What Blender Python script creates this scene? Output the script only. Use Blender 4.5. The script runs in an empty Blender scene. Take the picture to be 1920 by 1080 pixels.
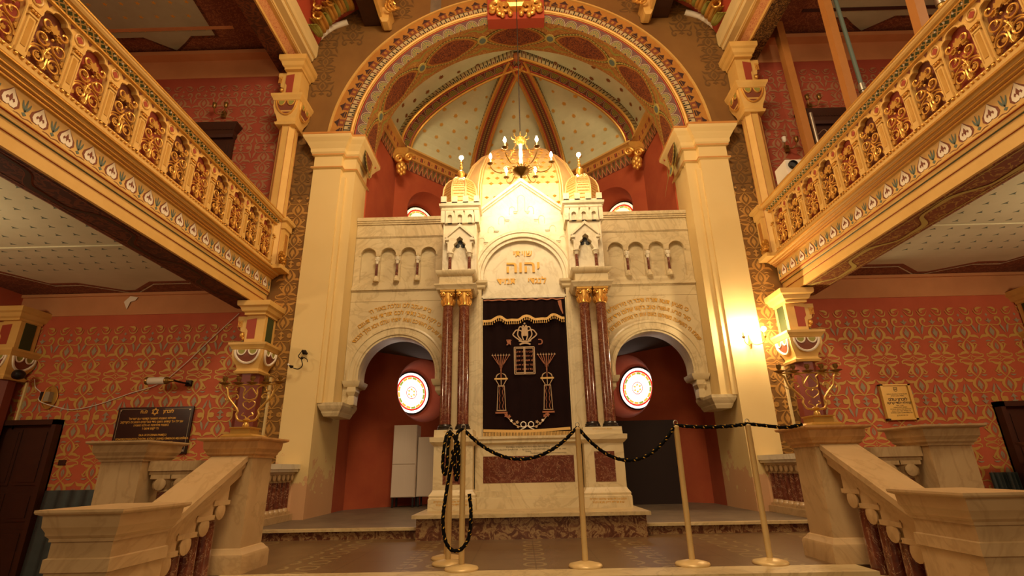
import bpy, bmesh, math, random
from mathutils import Vector, Matrix
from mathutils.geometry import tessellate_polygon
random.seed(7)
PI = math.pi
SC = bpy.context.scene
COL = SC.collection

# ---------------------------------------------------------------- camera
def make_camera():
    P, YA, RO = math.radians(19.465), math.radians(-0.67), math.radians(-1.115)
    cy, sy, cp, sp = math.cos(YA), math.sin(YA), math.cos(P), math.sin(P)
    f = Vector((sy*cp, cy*cp, sp)); rt = Vector((cy, -sy, 0)); up = rt.cross(f)
    c, s = math.cos(RO), math.sin(RO)
    r2 = rt*c + up*s; u2 = -rt*s + up*c
    m = Matrix((( r2.x, u2.x, -f.x, -0.084), (r2.y, u2.y, -f.y, 0.0), (r2.z, u2.z, -f.z, 0.7), (0, 0, 0, 1)))
    cd = bpy.data.cameras.new('camera'); cd.sensor_width = 36; cd.lens = 955*36/1920
    cd.clip_start = 0.05; cd.clip_end = 100
    o = bpy.data.objects.new('camera', cd); COL.objects.link(o); o.matrix_world = m
    SC.camera = o
make_camera()
# ---------------------------------------------------------------- world, exposure, lights
SC.view_settings.view_transform = 'Standard'; SC.view_settings.look = 'None'
SC.view_settings.gamma = 1; SC.view_settings.use_curve_mapping = False
SC.view_settings.exposure = 0.35
w = bpy.data.worlds.new('world'); SC.world = w; w.use_nodes = True
w.node_tree.nodes['Background'].inputs[0].default_value = (1.0, 0.62, 0.33, 1)
w.node_tree.nodes['Background'].inputs[1].default_value = 0.12

def light(name, kind, loc, energy, color=(1, .74, .43), size=.1, aim=None, size_y=None, spread=None):
    d = bpy.data.lights.new(name, kind); d.energy = energy; d.color = color
    if kind == 'AREA':
        d.size = size
        if size_y: d.shape = 'RECTANGLE'; d.size_y = size_y
    else: d.shadow_soft_size = size
    o = bpy.data.objects.new(name, d); COL.objects.link(o); o.location = loc
    if aim:
        o.rotation_euler = (Vector(aim)-Vector(loc)).to_track_quat('-Z', 'Y').to_euler()
    return o
# unseen fill lights added in the nave for chandeliers assumed out of view
light('nave_overhead_fill', 'AREA', (0, 0.8, 8.2), 260, (1, .76, .46), 2.2, aim=(0, 6.0, 3.0))
light('nave_ceiling_fill', 'POINT', (0, 2.6, 7.6), 170, (1, .72, .40), .5)
light('nave_rear_fill', 'AREA', (0, -3.5, 4.2), 95, (1, .74, .42), 2.5, aim=(0, 6.0, 1.5))  # added low fill from behind, evens out the newel fronts
# lamps under and over the galleries, out of frame
for s, e1, e2 in ((-1, 80, 22), (1, 100, 50)):
    light('aisle_lamp_light', 'POINT', (s*6.5, 3.7, 2.55), e1, (1, .76, .45), .15)
    light('upper_gallery_lamp_light', 'POINT', (s*5.9, 3.4, 6.2), e2, (1, .74, .45), .15)

# ---------------------------------------------------------------- scene objects
WL = {}
def _reg(o, loc): WL[o.name] = Vector(loc)
def tagit(o, label=None, cat=None, group=None, kind=None):
    if label: o['label'] = label
    if cat: o['category'] = cat
    if group: o['group'] = group
    if kind: o['kind'] = kind
    return o
def thing(name, loc, label, cat, group=None):
    o = bpy.data.objects.new(name, None); COL.objects.link(o); o.location = loc
    o.empty_display_size = .1
    WL[o.name] = Vector(loc)
    return tagit(o, label, cat, group)
def copy_tree(o, parent=None, loc=None, rz=None, only=None):
    c = o.copy(); COL.objects.link(c); c.parent = parent
    if loc is not None: c.location = loc
    if rz is not None: c.rotation_euler = (0, 0, rz)
    for ch in list(o.children):
        if ch.name in ALLN: copy_tree(ch, c)
    ALLN.add(c.name)
    return c
ALLN = set()

class MB:
    """collects faces of one mesh"""
    def __init__(s, T=None):
        s.v = []; s.f = []; s.m = []; s.uv = []; s.T = T or (lambda p: p)
    def add(s, pts, faces, m=0, uvs=None):
        b = len(s.v)
        s.v += [tuple(s.T(p)) for p in pts]
        for i, f in enumerate(faces):
            s.f.append([b+k for k in f]); s.m.append(m)
            s.uv.append([uvs[k] for k in f] if uvs else None)
        return s
    def box(s, x0, x1, y0, y1, z0, z1, m=0):
        p = [(x, y, z) for x in (x0, x1) for y in (y0, y1) for z in (z0, z1)]
        return s.add(p, [(0,1,3,2),(4,6,7,5),(0,4,5,1),(2,3,7,6),(0,2,6,4),(1,5,7,3)], m)
    def quad(s, a, b, c, d, m=0, uv=True):
        return s.add([a, b, c, d], [(0,1,2,3)], m, [(0,0),(1,0),(1,1),(0,1)] if uv else None)
    def grid(s, rows, m=0, cu=False, cv=False, uv=None):
        nr, nc = len(rows), len(rows[0]); pts = [p for r in rows for p in r]; F = []
        for i in range(nr if cv else nr-1):
            for j in range(nc if cu else nc-1):
                F.append((i*nc+j, i*nc+(j+1) % nc, ((i+1) % nr)*nc+(j+1) % nc, ((i+1) % nr)*nc+j))
        U = [q for r in uv for q in r] if uv else None
        return s.add(pts, F, m, U)
    def rloft(s, cx, cy, hx, hy, prof, m=0, caps=True):
        """rectangular moulding: prof = [(outset, z)...]"""
        rows = [[(cx-hx-o, cy-hy-o, z), (cx+hx+o, cy-hy-o, z), (cx+hx+o, cy+hy+o, z), (cx-hx-o, cy+hy+o, z)] for o, z in prof]
        s.grid(rows, m, cu=True)
        if caps:
            s.add(rows[0], [(3,2,1,0)], m); s.add(rows[-1], [(0,1,2,3)], m)
        return s
    def lathe(s, cx, cy, prof, n=20, m=0, ph=0, sx=1, sy=1, caps=True, axis='z', cz=0):
        """prof=[(r,z)]"""
        rows = []
        for r, z in prof:
            row = []
            for k in range(n):
                a = ph + 2*PI*k/n
                if axis == 'z': row.append((cx+r*math.cos(a)*sx, cy+r*math.sin(a)*sy, cz+z))
                elif axis == 'y': row.append((cx+r*math.cos(a)*sx, cy+z, cz+r*math.sin(a)*sy))
                else: row.append((cx+z, cy+r*math.cos(a)*sx, cz+r*math.sin(a)*sy))
            rows.append(row)
        s.grid(rows, m, cu=True)
        if caps:
            s.add(rows[0], [tuple(range(n-1, -1, -1))], m); s.add(rows[-1], [tuple(range(n))], m)
        return s
    def tube(s, path, r, n=6, m=0, closed=False, caps=True, flat=1.0):
        P = [Vector(p) for p in path]; N = len(P)
        if N < 2: return s
        R = r if isinstance(r, (list, tuple)) else [r]*N
        rows = []; up = None
        for i in range(N):
            a = P[(i-1) % N] if (closed or i > 0) else P[i]
            b = P[(i+1) % N] if (closed or i < N-1) else P[i]
            t = (b-a)
            t = t.normalized() if t.length > 1e-9 else Vector((0, 0, 1))
            if up is None:
                up = Vector((0, 0, 1)) if abs(t.z) < .9 else Vector((0, 1, 0))
            sd = t.cross(up)
            if sd.length < 1e-6: sd = t.cross(Vector((1, 0, 0)))
            sd.normalize(); up = sd.cross(t).normalized()
            rows.append([tuple(P[i] + (sd*math.cos(2*PI*k/n) + up*math.sin(2*PI*k/n)*flat)*R[i]) for k in range(n)])
        s.grid(rows, m, cu=True, cv=closed)
        if caps and not closed:
            s.add(rows[0], [tuple(range(n-1, -1, -1))], m); s.add(rows[-1], [tuple(range(n))], m)
        return s
    def ball(s, c, r, n=10, k=6, m=0, sz=1.0):
        return s.lathe(c[0], c[1], [(max(r*math.sin(PI*i/k), r*.02), c[2]-r*sz*math.cos(PI*i/k)) for i in range(k+1)], n, m)
    def prism(s, pts, f, w0, w1, m=0, mside=None, back=False):
        """2-D polygon extruded; f(u,v,w)->xyz; w1 is the front"""
        n = len(pts)
        tri = tessellate_polygon([[Vector((p[0], p[1], 0)) for p in pts]])
        s.add([f(p[0], p[1], w1) for p in pts], [tuple(t) for t in tri], m)
        if back: s.add([f(p[0], p[1], w0) for p in pts], [tuple(t)[::-1] for t in tri], m)
        if abs(w1-w0) > 1e-7:
            q = [f(p[0], p[1], w0) for p in pts] + [f(p[0], p[1], w1) for p in pts]
            s.add(q, [(i, (i+1) % n, n+(i+1) % n, n+i) for i in range(n)], m if mside is None else mside)
        return s
    def ringprism(s, inner, outer, f, w0, w1, m=0, mi=None):
        """matched inner/outer outlines -> framed opening (closed loops)"""
        n = len(inner)
        A = [f(p[0], p[1], w1) for p in inner]; B = [f(p[0], p[1], w1) for p in outer]
        C = [f(p[0], p[1], w0) for p in inner]; D = [f(p[0], p[1], w0) for p in outer]
        s.add(A+B, [(i, (i+1) % n, n+(i+1) % n, n+i) for i in range(n)], m)
        s.add(A+C, [(i, n+i, n+(i+1) % n, (i+1) % n) for i in range(n)], m if mi is None else mi)
        s.add(B+D, [(i, (i+1) % n, n+(i+1) % n, n+i) for i in range(n)], m)
        s.add(C+D, [(i, n+i, n+(i+1) % n, (i+1) % n) for i in range(n)], m)
        return s
    def sweep(s, path, prof, m=0, closed=False, out=None, caps=True, uvrep=None):
        """path: list of (origin Vector, dirU Vector, dirV Vector); prof=[(u,v)]"""
        rows = [[tuple(o + du*a + dv*b) for a, b in prof] for o, du, dv in path]
        s.grid(rows, m, cv=closed)
        if caps and not closed and len(prof) > 2:
            n = len(prof); s.add(rows[0], [tuple(range(n))], m); s.add(rows[-1], [tuple(range(n-1, -1, -1))], m)
        return s
    def build(s, name, mats, parent=None, origin=None, smooth=None, **props):
        me = bpy.data.meshes.new(name)
        if parent is not None: org = WL[parent.name]
        elif origin is not None: org = Vector(origin)
        else:
            xs = [p[0] for p in s.v]; ys = [p[1] for p in s.v]; zs = [p[2] for p in s.v]
            org = Vector(((min(xs)+max(xs))/2, (min(ys)+max(ys))/2, min(zs)))
        me.from_pydata([(p[0]-org.x, p[1]-org.y, p[2]-org.z) for p in s.v], [], s.f)
        for mt in (mats if isinstance(mats, (list, tuple)) else [mats]): me.materials.append(mt)
        if len(me.polygons) == len(s.m): me.polygons.foreach_set('material_index', s.m)
        if any(u is not None for u in s.uv):
            L = me.uv_layers.new(name='UVMap'); flat = []
            for f, u in zip(s.f, s.uv):
                for k in range(len(f)): flat += list(u[k]) if u else [0, 0]
            L.data.foreach_set('uv', flat)
        if smooth:
            me.polygons.foreach_set('use_smooth', [True]*len(me.polygons))
            try: me.set_sharp_from_angle(angle=math.radians(smooth))
            except Exception: pass
        me.update()
        o = bpy.data.objects.new(name, me); COL.objects.link(o)
        if parent is not None:
            o.parent = parent; WL[o.name] = org
        else:
            o.location = org; WL[o.name] = org
        ALLN.add(o.name)
        tagit(o, props.get('label'), props.get('cat'), props.get('group'), props.get('kind'))
        return o
def struct(mb, name, mats, **k):
    k.setdefault('smooth', None)
    return mb.build(name, mats, kind='structure', **k)

# ---------------------------------------------------------------- node expressions
class X:
    nt = None
    def __init__(s, k): s.k = k
    @staticmethod
    def op(o, *a):
        n = X.nt.nodes.new('ShaderNodeMath'); n.operation = o
        for i, q in enumerate(a):
            if isinstance(q, X): X.nt.links.new(q.k, n.inputs[i])
            else: n.inputs[i].default_value = q
        return X(n.outputs[0])
    def __add__(s, o): return X.op('ADD', s, o)
    __radd__ = __add__
    def __sub__(s, o): return X.op('SUBTRACT', s, o)
    def __rsub__(s, o): return X.op('SUBTRACT', o, s)
    def __mul__(s, o): return X.op('MULTIPLY', s, o)
    __rmul__ = __mul__
    def __truediv__(s, o): return X.op('DIVIDE', s, o)
    def __lt__(s, o): return X.op('LESS_THAN', s, o)
    def __gt__(s, o): return X.op('GREATER_THAN', s, o)
    def abs(s): return X.op('ABSOLUTE', s)
    def fr(s): return X.op('FRACT', s)
    def sin(s): return X.op('SINE', s)
    def sqrt(s): return X.op('SQRT', s)
    def pp(s, k): return X.op('PINGPONG', s, k)
    def mx(s, o): return X.op('MAXIMUM', s, o)
    def mn(s, o): return X.op('MINIMUM', s, o)
def band(v, a, b): return (v > a) * (v < b)
def srgb(c):
    if isinstance(c, str): c = tuple(int(c[i:i+2], 16)/255 for i in (0, 2, 4))
    return tuple((x/12.92 if x <= .04045 else ((x+.055)/1.055)**2.4) for x in c[:3]) + (1,)
def mixc(fac, a, b):
    n = X.nt.nodes.new('ShaderNodeMix'); n.data_type = 'RGBA'
    for q, i in ((fac, 0), (a, 6), (b, 7)):
        if isinstance(q, X): X.nt.links.new(q.k, n.inputs[i])
        elif i == 0: n.inputs[0].default_value = q
        else: n.inputs[i].default_value = srgb(q) if isinstance(q, str) else q
    return X(n.outputs[2])
def coords(kind='Object'):
    n = X.nt.nodes.new('ShaderNodeTexCoord'); return X(n.outputs[kind])
def sep(v):
    n = X.nt.nodes.new('ShaderNodeSeparateXYZ'); X.nt.links.new(v.k, n.inputs[0]); return [X(o) for o in n.outputs]
def noise(v, scale, detail=3, rough=.55, dist=0, col=False):
    n = X.nt.nodes.new('ShaderNodeTexNoise'); n.inputs['Scale'].default_value = scale
    n.inputs['Detail'].default_value = detail; n.inputs['Roughness'].default_value = rough
    n.inputs['Distortion'].default_value = dist
    if v is not None: X.nt.links.new(v.k, n.inputs['Vector'])
    return X(n.outputs[1 if col else 0])
def voro(v, scale, feat='F1', rnd=1.0):
    n = X.nt.nodes.new('ShaderNodeTexVoronoi'); n.feature = feat; n.inputs['Scale'].default_value = scale
    n.inputs['Randomness'].default_value = rnd
    X.nt.links.new(v.k, n.inputs['Vector']); return X(n.outputs[0])
def ramp(x, stops):
    n = X.nt.nodes.new('ShaderNodeValToRGB'); cr = n.color_ramp
    while len(cr.elements) < len(stops): cr.elements.new(.5)
    for e, (p, c) in zip(cr.elements, stops): e.position = p; e.color = srgb(c)
    X.nt.links.new(x.k, n.inputs[0]); return X(n.outputs[0])
def material(name, fn, rough=.6, metal=0, bump=None, spec=.5, coat=0):
    m = bpy.data.materials.new(name); m.use_nodes = True; X.nt = m.node_tree
    b = m.node_tree.nodes['Principled BSDF']
    c = fn() if callable(fn) else srgb(fn)
    if isinstance(c, X): m.node_tree.links.new(c.k, b.inputs['Base Color'])
    else: b.inputs['Base Color'].default_value = c
    b.inputs['Roughness'].default_value = rough; b.inputs['Metallic'].default_value = metal
    b.inputs['Specular IOR Level'].default_value = spec
    if coat: b.inputs['Coat Weight'].default_value = coat
    if bump:
        st, h = bump[0], bump[1]()
        n = m.node_tree.nodes.new('ShaderNodeBump'); n.inputs['Strength'].default_value = st
        n.inputs['Distance'].default_value = .01
        m.node_tree.links.new(h.k, n.inputs['Height']); m.node_tree.links.new(n.outputs[0], b.inputs['Normal'])
    return m
def emis(name, col, st):
    m = bpy.data.materials.new(name); m.use_nodes = True; nt = m.node_tree
    for n in list(nt.nodes): nt.nodes.remove(n)
    o = nt.nodes.new('ShaderNodeOutputMaterial'); e = nt.nodes.new('ShaderNodeEmission')
    e.inputs[0].default_value = srgb(col); e.inputs[1].default_value = st
    nt.links.new(e.outputs[0], o.inputs[0]); return m
def plaster(c1, c2, sc=2.0):
    return lambda: mixc(ramp(noise(coords(), sc, 5, .6), [(.35, '000000'), (.7, 'ffffff')]), c1, c2)
def marble(c1, c2, vein, sc=1.6):
    def f():
        co = coords(); a = noise(co, sc, 6, .65, 1.2); b = noise(co, sc*.7, 4, .6, 2.5)
        v = ((b-.5).abs()*22).mn(1.0)*.45+.55
        return mixc(v, vein, mixc(ramp(a, [(.3, '000000'), (.7, 'ffffff')]), c1, c2))
    return f
def redmarble(sc=9):
    def f():
        co = coords(); a = noise(co, sc, 6, .7, 1.8); v = voro(co, sc*.8, 'DISTANCE_TO_EDGE')
        base = ramp(a, [(.25, '4a241a'), (.5, '653223'), (.66, '75422f'), (.8, 'a8805e')])
        return mixc(((noise(co, sc*.35, 5, .7, 3)-.5).abs() < .006), base, 'b08a68')
    return f
def breccia():
    co = coords(); a = noise(co, 9, 5, .7, 1.5)
    return ramp(a, [(.40, '553020'), (.485, '6e442e'), (.53, '9f8258'), (.62, '7f583a'), (.75, '5f3826')])

M = {}
def creamf():
    x, y, z = sep(coords()); n = noise(coords(), 4.5, 5, .65)
    return mixc(((n+.25-z*.45) > .52)*.55, mixc(noise(coords(), 1.2, 4), 'e0c78d', 'd6b97a'), 'c98468')
M['cream'] = material('cream_plaster', plaster('e0c78d', 'd6b97a', 1.2), .75)
M['cream_p'] = material('stained_cream_plaster', creamf, .75)
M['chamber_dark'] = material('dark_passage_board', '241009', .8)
M['cream_trim'] = material('cream_trim_line', plaster('c98c45', 'bd7c36', 3), .6)
M['marble'] = material('cream_marble', marble('d8c8a0', 'cbb78c', 'a9946c'), .32)
M['marble_w'] = material('white_marble', marble('e9e0c8', 'ddd2b4', 'c0b190'), .3)
M['marble_cap'] = material('warm_brown_marble', marble('c89a62', 'bb8a52', 'a0713f'), .32)
M['redm'] = material('red_marble', redmarble(12), .14, coat=.4)
M['redm_d'] = material('dark_red_marble', redmarble(7), .12, coat=.5)
M['breccia'] = material('mottled_red_breccia', breccia, .22)
M['black_stone'] = material('black_stone', '1b1512', .3)
def gold_fn(a, b): return lambda: mixc(noise(coords(), 14, 3), a, b)
M['gold'] = material('bright_gilding', gold_fn('ecb95f', 'd29c48'), .36, .62)
M['gold_soft'] = material('soft_gilding', gold_fn('f0cf98', 'e2b676'), .4, .5)
M['gold_paint'] = material('gold_paint', plaster('c99a4c', 'b98838', 6), .42, .25)
M['ochre'] = material('ochre_paint', plaster('d9b064', 'cfa356', 4), .5)
M['ochre_d'] = material('dark_ochre_paint', plaster('b07a34', 'a46c2a', 4), .5)
M['brown_p'] = material('brown_paint', '7a3f26', .6)
M['red_p'] = material('red_paint', '9c402a', .6)
M['red_line'] = material('dull_red_line', 'a8432a', .6)
M['green_d'] = material('dark_green_paint', '35401f', .55)
M['blue_l'] = material('grey_blue_paint', '5f6d62', .6)
M['olive'] = material('olive_paint', '8f8a3e', .6)
M['olive_l'] = material('light_olive_paint', 'b3a055', .6)
M['olive_dk'] = material('dark_umber_paint', '3c2a18', .6)
M['stencil_dk'] = material('dark_brown_stencil', '68481f', .7)
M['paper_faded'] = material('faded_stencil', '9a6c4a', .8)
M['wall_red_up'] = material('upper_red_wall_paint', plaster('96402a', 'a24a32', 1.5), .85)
M['shaft_red'] = material('dark_red_shaft_paint', '6e2c20', .5)
M['marble_t'] = material('tan_marble', marble('c4a67a', 'b5966a', 'a08258', 1.8), .34)
M['white_p'] = material('white_paint', 'e8dcc6', .55)
M['dark_p'] = material('dark_brown_paint', '3a1f1a', .6)
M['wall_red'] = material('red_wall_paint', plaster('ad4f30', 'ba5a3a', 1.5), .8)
M['apse_red'] = material('apse_red_plaster', plaster('a5492a', 'b0542f', 3), .9)
M['wall_gold'] = material('brown_gold_wall', plaster('7a5322', '88602a', 1.3), .75)
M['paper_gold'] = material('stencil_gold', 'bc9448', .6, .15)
M['paper_gold2'] = material('stencil_pale_gold', 'c4924a', .5, .3)
M['paper_grey'] = material('stencil_grey', '94866c', .7)
M['pink_band'] = material('peach_plaster_band', plaster('c58a5a', 'b57a4c', 1.2), .85)
M['ceil'] = material('grey_green_ceiling', plaster('c9c5a6', 'bdb898', 1.5), .85)
M['ceil_up'] = material('upper_grey_ceiling', plaster('a9a58a', '9b967c', 1.5), .85)
M['ceil_brown'] = material('brown_ceiling_border', lambda: mixc((noise(coords(), 9, 2, .5, 2)-.5).abs() < .04, '6a3620', '8a5434'), .8)
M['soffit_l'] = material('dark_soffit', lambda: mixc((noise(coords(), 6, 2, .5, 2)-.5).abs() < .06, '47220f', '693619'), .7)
M['wood_d'] = material('dark_wood', lambda: mixc(noise(coords(), 6, 4, .6, 1), '2c120b', '40200f'), .45)
M['wood_p'] = material('timber_prop', lambda: mixc(noise(coords(), 5, 4, .6, 1), 'b5793a', 'a2692f'), .6)
M['wood_cab'] = material('pale_cabinet_laminate', lambda: mixc(noise(sep(coords())[0]*1.0, 60, 3), 'e2d0bc', 'd2bfaa'), .5)
M['vault'] = material('sage_vault_paint', plaster('d8d9b4', 'c6c9a4', 1.6), .85)
M['star'] = material('gold_star_paint', 'e0ae50', .45, .3)
M['star_b'] = material('brown_star_paint', '8a5224', .6)
M['velvet'] = material('dark_velvet', lambda: mixc(noise(coords(), 5, 3), '160708', '21100f'), .95, spec=.15)
M['thread'] = material('gold_thread', 'b89a76', .6, .1)
M['thread_r'] = material('red_gold_thread', 'a0603e', .6, .1)
M['fringe'] = material('gold_fringe', 'd9b068', .6, .1)
M['brass'] = material('brass', gold_fn('d6ac5c', 'bf9244'), .33, .6)
M['brass_post'] = material('brushed_brass_post', gold_fn('dcc088', 'cfb174'), .4, .25)
M['brass_dk'] = material('aged_brass', gold_fn('9a783c', '7a5a2a'), .35, .7)
M['black'] = material('black_plastic', '120f0d', .45)
M['iron'] = material('dark_iron', '2a2018', .5, .7)
M['steel'] = material('galvanised_steel', gold_fn('b5ac9a', '9a907e'), .35, .8)
M['white_pl'] = material('white_plastic', 'd9d2c4', .5)
M['plaque_b'] = material('black_stone_plaque', '16110e', .25)
M['plaque_y'] = material('yellow_brass_plaque', plaster('d8b25c', 'cfa750', 3), .4, .2)
M['letters'] = material('gilded_letters', 'd2a040', .45, .25)
M['ink'] = material('dark_letters', '4a3418', .6)
M['plastic_sheet'] = material('dark_teal_sheet', lambda: mixc(noise(coords(), 4, 3, .6, 2), '222a2a', '3a4342'), .5)
M['paper'] = material('white_paper', 'ece6da', .7)
M['ceil_grey'] = material('grey_chamber_ceiling', '6a625c', .9)
M['bulb'] = emis('glowing_bulb', 'ffdfa8', 420)
M['bulb_ch'] = emis('chandelier_bulb_glow', 'ffdba0', 480)
M['bulb_sc'] = emis('sconce_bulb_glow', 'ffe0b0', 560)
M['glass_w'] = emis('lit_white_glass', 'fff2e0', 1.9)
M['glass_y'] = emis('lit_yellow_glass', 'ffb040', 1.1)
M['glass_r'] = emis('lit_red_glass', 'f0301a', 1.1)
M['glass_g'] = emis('lit_green_glass', 'a8b040', .9)
M['glass_o'] = emis('lit_amber_glass', 'ffd9a0', 1.6)
def tile_floor():
    x, y, z = sep(coords()); fx = (x*4).pp(.5); fy = (y*4).pp(.5)
    pat = ((fx*fx+fy*fy).sqrt()-.32).abs() < .05
    st = (x*1.1).pp(.5) < .16
    base = mixc(noise(coords(), 5, 4), '735a3c', '64492e')
    c = mixc(st*pat, base, '8f7a52')
    g = ((x*2).fr() < .02).mx((y*2).fr() < .02)
    return mixc(g*.6, c, '4e3722')
M['tiles'] = material('patterned_floor_tiles', tile_floor, .35)
M['floor_dk'] = material('grey_stone_floor', plaster('7c6c58', '68594a', 4), .5)
M['slab'] = material('worn_marble_edge', marble('cdb98c', 'b79f70', '97805a', 2.5), .4)
def rope():
    x, y, z = sep(coords('UV')); a = ((x*26)+(y*2)).fr(); b = ((x*13)-(y*1)).fr()
    return mixc((a < .22)*(b < .3), '060505', 'c99c3c')
M['rope'] = material('black_rope_with_gold_flecks', rope, .8, spec=.1)
# painted band with a pattern that runs along the UVs (u metres along, v 0..1 across)
def dotband():
    u, v, _ = sep(coords('UV')); f = (u*11).fr()
    up = band(v, .15, .9); leg = ((f-.5).abs() < .38) * ((((f-.5).abs() < .16)*(v < .42)) < .5)
    return mixc(up*leg, mixc(((u*2.75).fr() < .25), '2f2418', '7c3322'), 'bda878')
M['dots'] = material('dentil_painted_band', dotband, .6)
def scallop():
    u, v, _ = sep(coords('UV')); f = (u*4.2).fr()-.5; y = v*.58; r = (f*f+y*y).sqrt()
    c = mixc(r < .50, '5e3024', 'b39a66'); c = mixc(r < .465, c, '2c2c40'); c = mixc(r < .42, c, '8f6c2c')
    sp = (((f/(y+.09))*2.2).fr()-.5).abs() < .10
    c = mixc((r < .40)*sp, c, 'a5823c'); c = mixc(band(r, .16, .38)*(1-sp), c, '66652a'); c = mixc(r < .09, c, '2a1712')
    return c
M['scallop'] = material('scalloped_painted_band', scallop, .6)
def zigzag():
    u, v, _ = sep(coords('UV')); t = (u*8).pp(.5)*2; d = v-t
    c = mixc(band(d, -.12, .12), '6a3526', 'b85a3a'); c = mixc(band(d, -.34, -.2), c, 'd2b070'); c = mixc(band(d, .2, .5), c, '6b7034')
    return c
M['zigzag'] = material('zigzag_painted_band', zigzag, .7)
def eggband():
    u, v, _ = sep(coords('UV')); f = (u*5).fr(); m = band(v, .22, .8)
    c = mixc(m*band(f, .1, .42), 'c48a42', '4a2c22'); c = mixc(m*band(f, .2, .32), c, 'b04a34'); c = mixc(band(v, .38, .62)*band(f, .66, .72), c, '30201a')
    return c
M['eggs'] = material('dart_painted_band', eggband, .6)
def ribpat():
    u, v, _ = sep(coords('UV')); f = (u*9).pp(.5); d = (v-.5).abs()
    c = mixc(d < .30, '9a5a2c', '6e3c20'); c = mixc((d < .24)*(((f-.25)*(f-.25)*9+d*d*5).sqrt() < .42), c, '8a7a34')
    c = mixc(band(d, .34, .39), c, 'd2a050'); c = mixc((d < .05), c, '4a2418')
    return c
M['ribpat'] = material('rib_painted_ornament', ribpat, .6)
def arab():
    co = coords(); a = noise(co, 9, 2, .5, 2.2)
    return mixc((((a-.5).abs() < .035)), '9a6430', 'b48a42')
M['soffit_arch'] = material('olive_arabesque_soffit', arab, .65)
def arab2():
    co = coords(); a = noise(co, 13, 2, .5, 2.5)
    return mixc(((a-.5).abs() < .06), '8f4e22', '53211a')
M['cartouche'] = material('maroon_arabesque', arab2, .65)
def swirlmat(a, b, sc, w=.03):
    def f():
        n = noise(coords(), sc, 2, .5, 2.0); return mixc((n-.5).abs() < w, a, b)
    return f
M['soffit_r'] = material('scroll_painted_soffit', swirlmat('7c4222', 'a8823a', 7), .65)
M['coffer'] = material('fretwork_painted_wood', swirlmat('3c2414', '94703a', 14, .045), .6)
M['pink_scroll'] = material('pink_scroll_band', swirlmat('c8915c', 'a85a3a', 18, .03), .6)
M['ornate'] = material('gilded_relief', lambda: mixc(noise(coords(), 25, 3), 'e0a94c', '9c6a28'), .3, .8, bump=(1.0, lambda: noise(coords(), 40, 2, .5, 1.5)))
def greenband():
    u, v, _ = sep(coords('UV')); f = (u*14).pp(.5); d = (v-.5).abs()*1.0
    c = mixc(((d-f*.8).abs() < .1), '46502a', 'd0a85c'); c = mixc(((f-.25).abs() < .09)*(d > .36), c, 'e8d4a0')
    return c
M['greenband'] = material('green_gilt_lattice_band', greenband, .45)
# ================================================================ drawing helpers
def spl(pts, n=6, closed=False):
    P = [Vector(p) for p in pts]; N = len(P); out = []
    for i in range(N if closed else N-1):
        p1, p2 = P[i], P[(i+1) % N]
        p0 = P[(i-1) % N] if (closed or i > 0) else p1*2-p2
        p3 = P[(i+2) % N] if (closed or i+2 < N) else p2*2-p1
        for k in range(n):
            t = k/n
            out.append(tuple(.5*((2*p1) + (p2-p0)*t + (2*p0-5*p1+4*p2-p3)*t*t + (3*p1-p0-3*p2+p3)*t**3)))
    if not closed: out.append(tuple(P[-1]))
    return out
def ribbon(mb, pts, ws, f, w, m, n=5):
    """flat painted stroke; ws = widths at control points"""
    c = spl([(p[0], p[1], q) for p, q in zip(pts, ws)], n)
    L, R = [], []
    for i in range(len(c)):
        a = c[max(i-1, 0)]; b = c[min(i+1, len(c)-1)]
        dx, dy = b[0]-a[0], b[1]-a[1]; l = math.hypot(dx, dy) or 1
        h = max(c[i][2], .0005)/2
        L.append((c[i][0]-dy/l*h, c[i][1]+dx/l*h)); R.append((c[i][0]+dy/l*h, c[i][1]-dx/l*h))
    mb.grid([[f(q[0], q[1], w) for q in L], [f(q[0], q[1], w) for q in R]], m)
def arcpts(cx, cy, r, a0, a1, n, ry=None):
    ry = ry or r
    return [(cx+r*math.cos(a0+(a1-a0)*i/n), cy+ry*math.sin(a0+(a1-a0)*i/n)) for i in range(n+1)]
def star(cx, cy, r, n=8, q=.5, ph=0):
    return [(cx+(r if k % 2 == 0 else r*q)*math.cos(ph+PI*k/n), cy+(r if k % 2 == 0 else r*q)*math.sin(ph+PI*k/n)) for k in range(2*n)]
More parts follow.
